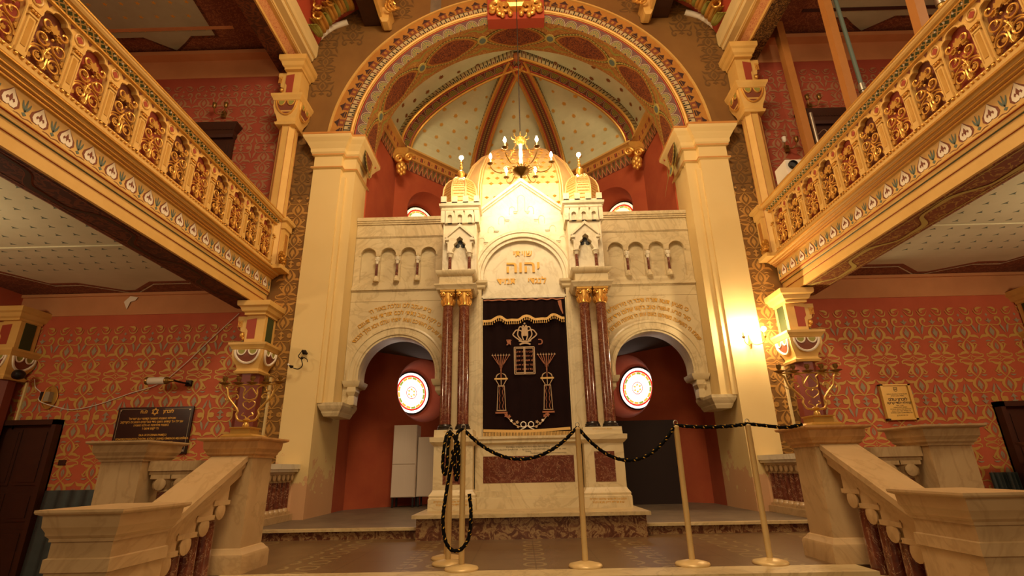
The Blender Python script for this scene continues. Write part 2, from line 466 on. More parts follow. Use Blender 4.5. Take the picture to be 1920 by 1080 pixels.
def motif(mb, cx, cy, W, H, f, w, g, gr, up=1, vmax=1.2, rich=True):
    """half repeat of the stencilled wall pattern, growing up (or down) from the dots at cy"""
    n_ = [0]
    def S(pts, ws, m):
        if max(p[1] for p in pts) > vmax+.12: return
        for s in (1, -1):
            n_[0] += 1; ribbon(mb, [(cx+s*p[0]*W, cy+up*p[1]*H) for p in pts], [(q*1.05)*W for q in ws], f, w+.00018*n_[0]+(.00009 if up < 0 else 0), m, 4)
    S([(0, .10), (.12, .03), (.28, .02), (.41, .05), (.43, .11), (.36, .13)], [.02, .03, .035, .04, .035, .02], g)
    S([(.05, .12), (.15, .17), (.28, .15), (.37, .10)], [.01, .075, .07, .02], g)
    S([(.03, .15), (.14, .24), (.17, .36), (.10, .47), (0, .56)], [.02, .07, .09, .04, .02], g)
    S([(0, .24), (.035, .33), (.01, .45)], [.01, .05, .01], gr)
    S([(0, .56), (.12, .65), (.20, .78), (.12, .92), (0, 1.03)], [.02, .06, .10, .045, .02], g)
    S([(.15, .67), (.26, .67), (.39, .66), (.49, .58)], [.03, .085, .08, .01], g)
    S([(0, .66), (.05, .77), (.09, .86)], [.01, .05, .005], gr)
    S([(0, .70), (.02, .84), (0, .94)], [.01, .06, .005], gr)
    S([(0, 1.03), (.14, 1.01), (.28, 1.0), (.40, 1.08), (.40, 1.20), (.30, 1.24), (.24, 1.17), (.30, 1.13)], [.02, .03, .035, .05, .07, .08, .05, .02], g)
    S([(.36, 1.02), (.41, .92), (.47, .76)], [.03, .075, .01], gr)
    if rich:
        S([(.20, .26), (.27, .36), (.33, .42)], [.01, .05, .005], g); S([(.14, .50), (.24, .52), (.34, .50)], [.01, .05, .005], gr); S([(.16, .42), (.26, .44), (.36, .36)], [.01, .04, .005], g)
        S([(0, 1.06), (.05, 1.13), (.12, 1.16)], [.01, .045, .005], gr); S([(0, 1.08), (.015, 1.15), (0, 1.22)], [.01, .05, .005], gr)
    S([(.08, 1.50), (.20, 1.36), (.36, 1.36), (.44, 1.50)], [.01, .03, .04, .01], g); S([(.10, 1.56), (.25, 1.54), (.33, 1.50), (.30, 1.44), (.24, 1.46)], [.01, .08, .06, .04, .02], g)
    if vmax > 1.4: mb.prism([(cx, cy+up*1.28*H), (cx+.05*W, cy+up*1.33*H), (cx, cy+up*1.38*H), (cx-.05*W, cy+up*1.33*H)][::up], f, 0, w, gr)
    if up > 0:
        for q in (-.03, .03): mb.prism(arcpts(cx, cy+q*H, .025*W, 0, 2*PI, 6)[:-1], f, 0, w, g)
def paper(mb, u0, u1, zt, zb, W, H, f, w, g, gr, rich=True, lift=.935):
    n = int((u1-u0)/W); off = (u1-u0-n*W)/2; zd = zt-lift; first = True
    while zd > zb-.6:
        for k in range(n):
            c = u0+off+(k+.5)*W
            if zd > zb: motif(mb, c, zd, W, H, f, w, g, gr, 1, 1.55 if first else 1.2, rich)
            if zd-.6 > zb: motif(mb, c, zd, W, H, f, w, g, gr, -1, 1.2, rich)
        first = False; zd -= 2.4*H
def fY(Y):   # wall facing the visitor
    return lambda u, v, w: (u, Y-w, v)

# ================================================================ floors and steps
YW = 7.35
mb = MB(); mb.box(-7.8, 7.8, -1.5, 7.4, -.95, -.75); struct(mb, 'floor', M['floor_dk'])
mb = MB(); mb.box(-3.62, 3.62, 4.17, 6.12, -.745, 0, 0); mb.box(-3.62, 3.62, 4.172, 6.1, .0, .001, 0)
struct(mb, 'floor_platform', M['tiles'])
mb = MB(); mb.box(-2.3, 2.3, 3.93, 4.17, -.742, .002, 0)
for k in range(1, 5): mb.box(-2.3, 2.3, 3.93-.3*k, 3.93-.3*(k-1), -.742, -.15*k, 0); mb.box(-2.3, 2.3, 3.93-.3*k-.025, 3.93-.3*(k-1), -.15*k-.03, -.15*k+.002, 0)
mb.box(-2.3, 2.3, 3.90, 3.93, -.03, .002)
struct(mb, 'floor_front_steps', M['slab'])
mb = MB()
mb.box(-3.62, 3.62, 6.08, 11.2, .005, .11, 0)
for a, b in ((-3.62, -1.24), (1.24, 3.62)):
    mb.box(a, b, 6.03, 6.12, .085, .112, 1); mb.box(a, b, 6.07, 6.085, .001, .085, 2)
struct(mb, 'floor_sanctuary', [M['floor_dk'], M['slab'], M['breccia']])
mb = MB()
mb.box(-1.21, 1.21, 5.86, 6.9, .001, .215, 1); mb.box(-1.25, 1.25, 5.80, 6.9, .215, .25, 0)
struct(mb, 'floor_ark_step', [M['slab'], M['breccia']])

# ================================================================ the great arch wall
ZC = 5.9
def wall_outline(R, xb, zb, xo, zo, z0):
    p = [(-xo, z0), (-xo, zo), (xo, zo), (xo, z0), (xb, z0), (xb, ZC)]
    p += arcpts(0, ZC, R, 0, PI, 48)[0:]
    p += [(-xb, ZC), (-xb, z0)]
    return p
mb = MB()
mb.prism(wall_outline(2.72, 2.99, 0, 7.75, 10.4, -.75), fY(YW), -.62, 0, 0, back=True)
f = fY(YW)
# stencilled pattern of the brown wall, lower strips and up over the arch
for s in (-1, 1):
    fs = (lambda s: lambda u, v, w: (s*u, YW-w, v))(s)
    for z in [0.9+1.15*k for k in range(5)]:
        for q in (1, -1): motif(mb, 3.63, z, .40, .48, fs, .003, 1 if z < 4.6 else 2, 1 if z < 4.6 else 2, q)
    for z in (8.75, 7.6):
        for x in (3.5, 3.05, 2.6, 2.15):
            for q in (1, -1):
                if math.hypot(x-.15, z+q*.1-ZC) > 3.45 and math.hypot(x-.15, z+q*.5-ZC) > 3.45: motif(mb, x, z, .43, .48, fs, .003, 2, 2, q)
mb.box(-1.62, -1.42, YW-.004, YW, 8.83, 9.5, 3)
struct(mb, 'wall_back', [M['wall_gold'], M['paper_gold2'], M['stencil_dk'], M['floor_dk']])

def arcband(mb, r0, y0, r1, y1, m, a0=2.2, a1=177.8, n=90, cz=ZC, cx=0):
    A = [math.radians(a0+(a1-a0)*i/n) for i in range(n+1)]
    rm = (r0+r1)/2
    mb.grid([[(cx+r*math.cos(a), y, cz+r*math.sin(a)) for r, y in ((r0, y0), (r1, y1))] for a in A], m,
            uv=[[(a*rm, 0), (a*rm, 1)] for a in A])
mb = MB()
arcband(mb, 3.28, YW, 3.28, 7.25, 0); arcband(mb, 3.28, 7.25, 3.24, 7.24, 0); arcband(mb, 3.24, 7.24, 3.24, 7.27, 0)
arcband(mb, 3.03, 7.27, 3.24, 7.27, 1); arcband(mb, 2.895, 7.265, 3.03, 7.27, 2)
arcband(mb, 2.81, 7.25, 2.84, 7.25, 0); arcband(mb, 2.79, 7.25, 2.82, 7.25, 4); arcband(mb, 2.65, 7.30, 2.795, 7.25, 5)
mb.tube([(2.865*math.cos(a), 7.255, ZC+2.865*math.sin(a)) for a in [math.radians(2+176*i/80) for i in range(81)]], .034, 8, 8, caps=False)
for i in range(56):   # the row of little painted houses
    a0 = math.radians(4+172*(i+.5)/56)
    def fp(u, v, w, a0=a0): a = a0-u/3.1; return ((v)*math.cos(a), 7.27-w, ZC+v*math.sin(a))
    if i % 2 == 0:
        mb.prism([(-.068, 3.035), (.068, 3.035), (.068, 3.135), (-.068, 3.135)], fp, 0, .003, 6)
        mb.prism([(-.088, 3.138), (.088, 3.138), (.045, 3.165), (0, 3.215), (-.045, 3.165)], fp, 0, .003, 7)
        mb.prism([(-.024, 3.055), (.024, 3.055), (.024, 3.11), (-.024, 3.11)], fp, .003, .006, 1)
    else:
        mb.prism([(-.06, 3.045), (.06, 3.045), (.06, 3.07), (-.06, 3.07)], fp, 0, .003, 7)
        mb.prism([(-.07, 3.082), (.07, 3.082), (.036, 3.108), (0, 3.155), (-.036, 3.108)], fp, 0, .003, 7)
struct(mb, 'trim_arch', [M['ochre'], M['ochre_d'], M['dots'], M['gold'], M['red_line'], M['scallop'], M['brown_p'], M['dark_p'], M['gold_paint']], smooth=30)
# soffit of the arch with cartouches
mb = MB(); RS = 2.65
arcband(mb, RS, 7.30, RS, 7.99, 0, 2.5, 177.5, 90)
def fs(u, v, w):
    a = PI/2-u/RS; r = RS-w; return (r*math.cos(a), 7.645+v, ZC+r*math.sin(a))
ang = math.radians(28.4)*RS
for k in range(-3, 4):
    c = k*ang; L = ang*.46
    hh = lambda q: max(0, (.25*(1-(abs(q)/L)**1.8)**.75 if abs(q) < L else 0) + .014*math.sin(abs(q)*15)*(1-abs(q)/L))
    def lens(g, w_, m):
        mb.grid([[fs(c+g*q, t*hh(q)*g, w_) for t in (-1, -.5, 0, .5, 1)] for q in [-L+2*L*i/20 for i in range(21)]], m)
    lens(1.06, .003, 6); lens(1.02, .005, 1); lens(.945, .007, 6); lens(.925, .009, 2); lens(.83, .011, 3)
    for q in (-1, 1):
        for i in range(20):
            u_ = -L+2*L*(i+.5)/20; mb.prism(arcpts(c+.985*u_, q*hh(u_)*.985, .017, 0, 2*PI, 5)[:-1], fs, 0, .008, 5)
    mb.prism(arcpts(c+ang/2, 0, .10, 0, 2*PI, 14)[:-1], fs, 0, .013, 5)
    mb.prism(arcpts(c+ang/2, 0, .065, 0, 2*PI, 14)[:-1], fs, 0, .016, 4)
    for sv in (1, -1):
        ribbon(mb, [(c+ang*.5-.38, sv*.25), (c+ang*.5-.15, sv*.27), (c+ang*.5, sv*.2), (c+ang*.5+.15, sv*.27), (c+ang*.5+.38, sv*.25)], [.015, .03, .05, .03, .015], fs, .004, 1)
struct(mb, 'trim_arch_soffit', [M['soffit_arch'], M['olive'], M['ochre_d'], M['cartouche'], M['blue_l'], M['olive_l'], M['dark_p']])

# carved keystone with gilded relief
k0 = thing('keystone', (0, 7.1, 8.35), 'gilded carved keystone on red block at the crown of the great arch', 'keystone')
mb = MB(); mb.box(-.52, .52, 7.12, 7.34, 8.42, 9.2, 0); mb.build('block', M['red_line'], k0)
mb = MB()
for s in (-1, 1):
    T = (lambda s: lambda p: (s*p[0], p[1], p[2]))(s); mb.T = T
    for cx, cz, r0, tw in ((.20, 8.63, .12, 1), (.36, 8.70, .10, -1), (.30, 8.52, .06, 1), (.42, 8.56, .05, -1)):
        mb.tube([(cx+tw*r0*(1-t/22)*math.cos(t*.5+.5), 7.08-.02*t/10, cz+r0*(1-t/22)*math.sin(t*.5+.5)) for t in range(20)], [.045-.0015*t for t in range(20)], 7)
    for px, pz in ((.10, 8.5), (.24, 8.47), (.33, 8.60), (.14, 8.75), (.45, 8.68)): mb.ball((px, 7.07, pz), .05, 8, 5, 0, 1.3)
mb.T = lambda p: p
mb.rloft(0, 7.06, .09, .05, [(.02, 8.58), (.05, 8.64), (.02, 8.75), (.07, 8.95), (.1, 9.2)])
mb.build('relief', M['gold'], k0, smooth=40)

# ================================================================ square pilasters carrying the arch
CAP = [(0, 5.3), (0, 5.435), (.035, 5.445), (.035, 5.475), (.0, 5.485), (0, 5.68), (.035, 5.69), (.035, 5.715), (.055, 5.74), (.06, 5.80), (.10, 5.87), (.115, 5.90), (.16, 5.96), (.17, 5.985), (.17, 6.01)]
for s, nm in ((-1, 'left'), (1, 'right')):
    T = (lambda s: lambda p: (s*p[0], p[1], p[2]))(s)
    mb = MB(T)
    mb.box(2.97, 3.43, 7.26, 7.36, .11, 5.3, 0); mb.box(2.76, 3.0, 7.36, 7.99, 1.62, 5.3, 0); mb.box(2.97, 3.02, 7.36, 8.30, .11, 1.7, 0)
    mb.box(2.90, 2.97, 7.30, 7.36, 1.62, 5.3, 0)
    mb.rloft(2.785, 7.65, .175, .335, [(-.07, 1.44), (-.045, 1.49), (-.043, 1.505), (-.02, 1.54), (-.015, 1.55), (.0, 1.585), (.004, 1.625), (-.02, 1.63)], 2)
    mb.rloft(3.2, 7.31, .23, .05, CAP, 0); mb.rloft(2.885, 7.675, .125, .315, CAP, 0)
    for zz in (5.447, 5.692):
        mb.rloft(3.2, 7.31, .23, .05, [(.037, zz), (.037, zz+.02)], 1); mb.rloft(2.885, 7.675, .125, .315, [(.037, zz), (.037, zz+.02)], 1)
    mb.rloft(3.2, 7.31, .23, .05, [(.172, 6.012), (.172, 6.05)], 1); mb.rloft(2.885, 7.675, .125, .315, [(.172, 6.012), (.172, 6.05)], 1)
    struct(mb, 'wall_pilaster_'+nm, [M['cream_p'], M['cream_trim'], M['marble']])

# ================================================================ apse
AP = [(-2.74, 7.97), (-2.6, 9.277), (-1.077, 10.8), (1.077, 10.8), (2.6, 9.277), (2.74, 7.97)]
CX, CYA, ZV, RV = 0, 8.2, 7.2, 1.43
names = ['side_left', 'diagonal_left', 'apse', 'diagonal_right', 'side_right']
WIN = []
LOW = [(-2.985, 7.97), (-2.985, 8.895), (-1.077, 10.8), (1.077, 10.8), (2.985, 8.895), (2.985, 7.97)]
for i in range(10):
    lo = i >= 5; i %= 5; PP = LOW if lo else AP
    a, b = PP[i], PP[i+1]; L = math.hypot(b[0]-a[0], b[1]-a[1]); d = ((b[0]-a[0])/L, (b[1]-a[1])/L)
    n = (d[1], -d[0])      # inward
    if i in (0, 4) : pass
    fw = (lambda a, d, n: lambda u, v, w: (a[0]+d[0]*u+n[0]*w, a[1]+d[1]*u+n[1]*w, v))(a, d, n)
    mb = MB()
    z0_, z1_ = (.11, 2.78) if lo else (2.78, ZV)
    outer = [(0, z0_), (L, z0_), (L, z1_), (0, z1_)]
    holes = []
    if i in (1, 3):
        tc = ((-1.945 if i == 1 else 1.945)-a[0])/d[0]
        zcs = (2.15,) if lo else (5.88,)
        for zc in zcs: holes.append(arcpts(tc, zc, .60, 0, 2*PI, 32)[:-1]); WIN.append((fw, tc, zc, i))
        loops = [[Vector((p[0], p[1], 0)) for p in outer]] + [[Vector((p[0], p[1], 0)) for p in h] for h in holes]
        tri = tessellate_polygon(loops); pts = [p for l in ([outer]+holes) for p in l]
        mb.add([fw(p[0], p[1], 0) for p in pts], [tuple(t) for t in tri], 0)
        for zc in zcs:
            rows = [[fw(q[0], q[1], w_) for q in arcpts(tc, zc, r, 0, 2*PI, 32)[:-1]] for r, w_ in ((.60, 0), (.56, -.05), (.45, -.44), (.36, -.45))]
            mb.grid(rows, 0, cu=True)
    else:
        mb.prism(outer, fw, 0, 0, 0)
    struct(mb, 'wall_'+('chamber_' if lo else 'upper_')+names[i], M['apse_red'], smooth=30)
# painted cornice
for s, nm in ((-1, 'left'), (1, 'right')):
    mb = MB((lambda s: lambda p: (s*p[0], p[1], p[2]))(s)); mb.box(2.735, 3.0, 7.97, 8.0, 1.62, 6.0); mb.box(2.62, 3.2, 7.975, 8.0, 5.9, 7.3); struct(mb, 'wall_return_'+nm, M['apse_red'])
mb = MB()
def strip_path(path, prof, m, closed=False):
    """prof two (inset,z) points; path in plan, inset towards centre"""
    ins = lambda p, o: (p[0]*(1-o/2.6), CYA+(p[1]-CYA)*(1-o/2.6))
    u = 0; 
    for i in range(len(path)-1):
        a, b = path[i], path[i+1]; L = math.hypot(b[0]-a[0], b[1]-a[1])
        (o0, z0), (o1, z1) = prof
        A0, B0, A1, B1 = ins(a, o0), ins(b, o0), ins(a, o1), ins(b, o1)
        mb.add([(A0[0], A0[1], z0), (B0[0], B0[1], z0), (B1[0], B1[1], z1), (A1[0], A1[1], z1)], [(0, 1, 2, 3)], m, [(u, 0), (u+L, 0), (u+L, 1), (u, 1)]); u += L
for pr, m in ((((.01, 6.80), (.06, 7.02)), 0), (((.06, 7.02), (.10, 7.03)), 2), (((.10, 7.03), (.12, 7.19)), 1), (((.12, 7.19), (.20, 7.21)), 2), (((.20, 7.21), (.20, 7.25)), 2), (((.20, 7.25), (.0, 7.25)), 2)): strip_path(AP, pr, m)
struct(mb, 'trim_apse_cornice', [M['zigzag'], M['eggs'], M['ochre']])
# vault cells
def vpt(p, ph, lift=0):
    c, s_ = math.cos(ph), math.sin(ph)
    k = c*(1-lift/2.6)
    return (p[0]*k, CYA+(p[1]-CYA)*k, ZV+(RV-lift)*s_+.0)
mb = MB()
VP = [(-2.6, 8.2)] + AP[1:5] + [(2.6, 8.2)]
mb.grid([[(-2.6*math.cos(PI*k/40), y, ZV+RV*math.sin(PI*k/40)) for y in (7.90, 8.2)] for k in range(41)], 0)
for i in range(5):
    a, b = VP[i], VP[i+1]
    lp = lambda t: (a[0]+(b[0]-a[0])*t, a[1]+(b[1]-a[1])*t)
    mb.grid([[vpt(lp(j/6), PI/2*k/20) for j in range(7)] for k in range(21)], 0)
    L = math.hypot(b[0]-a[0], b[1]-a[1])
    for r in range(9):
        ph = .10+r*.165
        n = max(1, int(round(L*math.cos(ph)/.34)))
        for j in range(n):
            t = (j+.5+(.25 if r % 2 else -.25)*(1 if n > 1 else 0))/n
            if not .06 < t < .94: continue
            def fv(u, v, w, t=t, ph=ph):
                return vpt(lp(t+u/(L*max(math.cos(ph), .2))), ph+v/2.0, w)
            mb.prism(star(0, 0, .052 if r < 6 else .035, 8, .55), fv, .0, .012, 2 if i in (0, 4) else 1)
struct(mb, 'ceiling_vault', [M['vault'], M['star'], M['star_b']])
# ribs
for i, c in enumerate(AP[1:5]):
    mb = MB(); l = math.hypot(c[0], c[1]-CYA); d = Vector((c[0]/l, (c[1]-CYA)/l, 0)); e = Vector((-d.y, d.x, 0)); hw = .165
    top = 1.57; N = 26
    R_ = [vpt(c, top*k/N, 0) for k in range(N+1)]
    sl = [0]
    for k in range(N): sl.append(sl[-1]+(Vector(R_[k+1])-Vector(R_[k])).length)
    def at(k, ee, dep):
        p = Vector(vpt(c, top*k/N, dep)); wdt = ee*(1-.1*k/N); return tuple(p+e*wdt)
    fb = M['scallop'] if i in (0, 3) else M['ribpat']
    for (e0, d0), (e1, d1), m in (((-hw, -.02), (-hw, .21), 1), ((hw, .21), (hw, -.02), 1), ((-hw, .21), (hw, .21), 0)):
        mb.grid([[at(k, e0, d0), at(k, e1, d1)] for k in range(N+1)], m, uv=[[(sl[k], 0 if m else 0), (sl[k], 1)] for k in range(N+1)])
    for q in (-hw, hw): mb.tube([at(k, q, .212) for k in range(N+1)], .030, 7, 2, caps=False)
    for q in (-hw*.62, hw*.62): mb.tube([at(k, q, .217) for k in range(N+1)], .012, 5, 3, caps=False)
    struct(mb, 'ceiling_rib', [fb, M['dots'], M['gold'], M['red_line']], smooth=40)
mb = MB(); mb.lathe(0, CYA, [(.15, 8.55), (.15, 8.45), (.10, 8.43), (.04, 8.42)], 12, 0); struct(mb, 'ceiling_vault_boss', M['ribpat'])
# gilded corbels under the apse cornice
for s in (-1, 1):
    t = thing('gilded_corbel', (s*2.45, 9.1, 6.45), 'gilded scroll corbel under the apse cornice, '+('left' if s < 0 else 'right')+' of the ark domes', 'corbel', 'gilded apse corbels')
    for q in (0, 1):
        mb = MB()
        ox = -.09 if q == 0 else .12
        mb.tube([(s*(2.38-ox)+s*.0+.10*(1-k/26)*math.cos(k*.45), 9.0-.03*q, 6.78+.10*(1-k/26)*math.sin(k*.45)) for k in range(24)], [.045-.0012*k for k in range(24)], 8)
        mb.build('volute', M['gold'], t, smooth=50)
    mb = MB()
    for k in range(7): mb.ball((s*(2.42+.06*math.sin(k*2.1)), 9.03, 6.64-.035*k), .075-.006*k, 8, 5, 0, 1.2)
    mb.box(min(s*2.3, s*2.6), max(s*2.3, s*2.6), 9.0, 9.2, 6.80, 7.05, 0)
    mb.build('leaf_drop', M['gold'], t, smooth=50)
# round stained-glass windows
for n_, (fw, tc, zc, i) in enumerate(WIN):
    mb = MB(); D = -.43
    g = 'w' if zc < 3 else 'o'
    mb.prism(arcpts(tc, zc, .40, 0, 2*PI, 40)[:-1], fw, 0+D, D, 0)
    def ring(r0, r1, w_, m, n=40, a0=0, a1=2*PI):
        mb.grid([[fw(tc+r*math.cos(a0+(a1-a0)*k/n), zc+r*math.sin(a0+(a1-a0)*k/n), w_) for r in (r0, r1)] for k in range(n+1)], m)
    ring(.315, .345, D+.004, 1); 
    for k in range(16): ring(.27, .312, D+.004, 2 if k % 3 else 3, 5, 2*PI*k/16+.03, 2*PI*(k+1)/16-.03)
    ring(.108, .122, D+.004, 1)
    for k in range(6):
        a = PI/6+k*PI/3
        mb.prism([(tc+.10*math.cos(a), zc+.10*math.sin(a)), (tc+.058*math.cos(a+PI/6), zc+.058*math.sin(a+PI/6)), (tc+.058*math.cos(a-PI/6), zc+.058*math.sin(a-PI/6))], fw, D, D+.004, 2)
    ring(.350, .40, D+.004, 0 if i == 1 else 0)
    ring(.345, .349, D+.006, 5)
    for k in range(16):
        a = 2*PI*k/16; mb.tube([fw(tc+r*math.cos(a), zc+r*math.sin(a), D+.008) for r in (.265, .40)], .0025, 4, 5)
    ring(.395, .43, D+.012, 4)
    struct(mb, 'window_%d' % (n_+1), [M['glass_'+g], M['glass_r'], M['glass_y'], M['glass_g'], M['wood_d'], M['black']])
# lower chamber ceiling behind the arcade
mb = MB(); mb.prism([(-2.985, 8.0), (-2.985, 8.895), (-1.077, 10.8), (1.077, 10.8), (2.985, 8.895), (2.985, 8.0)], lambda u, v, w: (u, v, w), 2.78, 2.76, 0, back=True)
struct(mb, 'ceiling_chamber', M['ceil_grey'])

# ================================================================ aisle end walls, bands, dado, galleries
for s, nm in ((-1, 'left'), (1, 'right')):
    T = (lambda s: lambda p: (s*p[0], p[1], p[2]))(s)
    for z0, z1, nn in ((-.75, 3.0, 'aisle_'), (3.6, 7.45, 'gallery_')):
        mb = MB(T); mb.box(3.93, 7.7, YW-.02, YW, z0, z1, 0)
        fz = lambda u, v, w: (u, YW-.022-w, v)
        paper(mb, 3.95, 7.6, z1, z0+(.95 if z0 < 0 else .3), .41, .48, fz, .001, 1, 2)
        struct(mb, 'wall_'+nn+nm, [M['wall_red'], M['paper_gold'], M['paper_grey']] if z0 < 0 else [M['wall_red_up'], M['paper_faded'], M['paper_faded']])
    mb = MB(T); mb.box(3.93, 7.7, YW-.035, YW, 3.0, 3.37, 0); mb.box(3.93, 7.7, YW-.07, YW, 3.30, 3.345, 0)
    mb.box(3.93, 7.7, YW-.03, YW, 7.45, 8.0, 0); mb.box(3.93, 7.7, YW-.20, YW, 7.84, 7.92, 0)
    struct(mb, 'trim_plaster_band_'+nm, M['pink_band'])
    mb = MB(T); mb.box(7.7, 7.85, -1.5, 7.5, -.75, 8.1, 0)
    struct(mb, 'wall_side_'+nm, M['wall_red'])
    # slab / aisle ceiling with stars and a stepped border
    mb = MB(T); mb.box(4.3, 7.7, -1.5, YW, 3.36, 3.55, 0)
    fc = lambda u, v, w: (u, v, 3.36-w)
    for o, mm, wz in ((.05, 3, .004), (.0, 1, .006), (-.04, 0, .008), (-.06, 1, .010)):
        mb.prism([(4.33, 7.34), (7.69, 7.34), (7.69, -1.0), (7.3-o, -1.0), (7.25-o, 6.2), (6.9, 6.90-o), (6.5, 6.90-o), (6.05, 7.26-o), (5.9, 7.26-o), (5.45, 6.92-o), (4.9, 6.92-o), (4.8, 6.6), (4.50+o, 6.45), (4.33, 6.45)], fc, .0, wz, mm)
    mb.prism([(4.33, -1.4), (4.46, -1.4), (4.46, 6.6), (4.33, 6.6)], fc, 0, .003, 1)
    for i in range(14):
        for j in range(28):
            x, y = 4.7+.21*i+(.105 if j % 2 else 0), 6.35-.21*j
            if x > 7.1: continue
            mb.prism(star(x, y, .04, 3, .3, .4), fc, 0, .002, 2)
    mb.box(4.33, 7.7, 5.60, 5.66, 3.345, 3.36, 0)
    struct(mb, 'ceiling_aisle_'+nm, [M['ceil'], M['ceil_brown'], M['blue_l'], M['brown_p']])
    # upper ceiling
    mb = MB(T); mb.box(4.3, 7.7, -1.5, YW, 8.0, 8.15, 0)
    fc = lambda u, v, w: (u, v, 8.0-w)
    for o, mm, wz in ((.05, 3, .004), (.0, 1, .006)):
        mb.prism([(4.3, 7.34), (7.69, 7.34), (7.69, 6.95-o), (6.60, 6.95-o), (6.2, 7.26-o), (5.95, 7.1-o), (5.75, 6.95-o), (5.27+o, 6.95-o), (5.22+o, 6.2), (5.22+o, -1), (4.3, -1)], fc, .0, wz, mm)
    for i in range(9):
        for j in range(18):
            mb.prism(star(5.4+.27*i+(.13 if j % 2 else 0), 6.75-.27*j, .04, 5, .45, .4), fc, 0, .003, 2)
    mb.box(4.9, 7.7, 6.70, 6.76, 7.985, 8.0, 5 if s < 0 else 4)
    struct(mb, 'ceiling_gallery_'+nm, [M['ceil_up'], M['ceil_brown'], M['star'] if s < 0 else M['paper_grey'], M['soffit_l'], M['dark_p'], M['pink_band']])
    # gallery front beam, painted
    mb = MB(T); Y0, Y1 = -1.4, 7.30
    def run(pts, m, y0=Y0, y1=Y1):
        (a, b), (c, d) = pts
        mb.add([(a, y0, b), (a, y1, b), (c, y1, d), (c, y0, d)], [(0, 1, 2, 3)], m, [(y0, 0), (y1, 0), (y1, 1), (y0, 1)])
    prof = [((4.36, 3.36), 1), ((4.36, 3.06), 1), ((4.33, 3.05), 1), ((3.96, 3.05), 2), ((3.93, 3.05), 0), ((3.93, 3.165), 0), ((3.918, 3.168), 3), ((3.915, 3.176), 0), ((3.915, 3.25), 0), ((3.899, 3.254), 4), ((3.895, 3.262), 0), ((3.89, 3.288), 0), ((3.875, 3.292), 3), ((3.88, 3.305), 5), ((3.88, 3.51), 0), ((3.865, 3.515), 0), ((3.86, 3.525), 0), ((3.845, 3.53), 3), ((3.84, 3.54), 0), ((3.82, 3.548), 3), ((3.812, 3.560), 0), ((3.785, 3.568), 3), ((3.775, 3.582), 0), ((3.755, 3.587), 0), ((3.75, 3.60), 0), ((3.757, 3.612), 3), ((3.782, 3.617), 6), ((3.782, 3.664), 0), ((3.82, 3.667), 0), ((4.35, 3.65), 0)]  # dull red in the recesses between gilt rolls paints their shadow lines
    for k in range(len(prof)-1): run((prof[k][0], prof[k+1][0]), prof[k+1][1])
    for zz, xx in ((3.523, 3.860), (3.545, 3.835), (3.567, 3.80), (3.595, 3.757)): mb.tube([(xx, Y0, zz), (xx, Y1, zz)], .0125, 8, 5)
    fx = lambda u, v, w: (3.88-w, u, v)
    k = -22
    while True:
        yc = 4.088+.2525*k; k += 1
        if yc > 7.15: break
        if yc < 1.0: continue
        zc = 3.405
        drop = [(0, .095), (.022, .055), (.05, .01), (.055, -.03), (.038, -.06), (.012, -.062), (0, -.05), (-.012, -.062), (-.038, -.06), (-.055, -.03), (-.05, .01), (-.022, .055)]
        mb.prism([(yc+p[0]*1.5, zc+p[1]*1.04+.0) for p in drop], fx, 0, .002, 7)
        mb.prism([(yc+p[0]*1.1, zc+p[1]*.98) for p in drop], fx, 0, .004, 8)
        for q in ([(0, .045), (.014, .01), (0, -.03), (-.014, .01)],): mb.prism([(yc+p[0], zc+p[1]) for p in q], fx, 0, .006, 7)
        for ss in (-1, 1):
            mb.prism([(yc+ss*p[0], zc+p[1]) for p in [(.006, -.004), (.026, .012), (.036, -.008), (.026, -.022), (.02, -.006)]][::ss], fx, 0, .006, 7)
        ym = yc+.126
        for q in ([(0, -.07), (.02, -.05), (0, -.035), (-.02, -.05)],): mb.prism([(ym+p[0], zc+p[1]) for p in q], fx, 0, .003, 9)
        for ss in (-1, 0, 1):
            ribbon(mb, [(ym, zc-.03), (ym+ss*.022, zc+.01), (ym+ss*.034, zc+.055+.02*(1-abs(ss)))], [.008, .018, .006], fx, .003, 9, 3)
        for ss in (-1, 1):
            ribbon(mb, [(yc+ss*.045, zc-.08), (yc+ss*.085, zc-.075), (yc+ss*.126, zc-.09)], [.004, .006, .004], fx, .003, 7, 3)
    fsf = lambda u, v, w: (v, u, 3.05-w)
    y = 1.2; pth = []
    while y < 6.9:
        pth.append((y, 4.145+.10*math.sin(y*5.2+.6*math.sin(y*10.4)))); y += .07
    ribbon(mb, pth, [.062+.016*math.sin(p[0]*10.4) for p in pth], fsf, .002, 7, 2); ribbon(mb, pth, [.046+.014*math.sin(p[0]*10.4) for p in pth], fsf, .004, 10 if s > 0 else 11, 2)
    for sg in (4.0, 4.29): ribbon(mb, [(1, sg), (6.9, sg)], [.012, .012], fsf, .003, 10 if s > 0 else 1, 2)
    struct(mb, 'trim_gallery_beam_'+nm, [M['ochre'], M['ceil_brown'], M['soffit_r'] if s > 0 else M['soffit_l'], M['red_line'], M['blue_l'], M['gold'], M['green_d'], M['brown_p'], M['white_p'], M['blue_l'], M['olive_l'], M['olive_dk']])
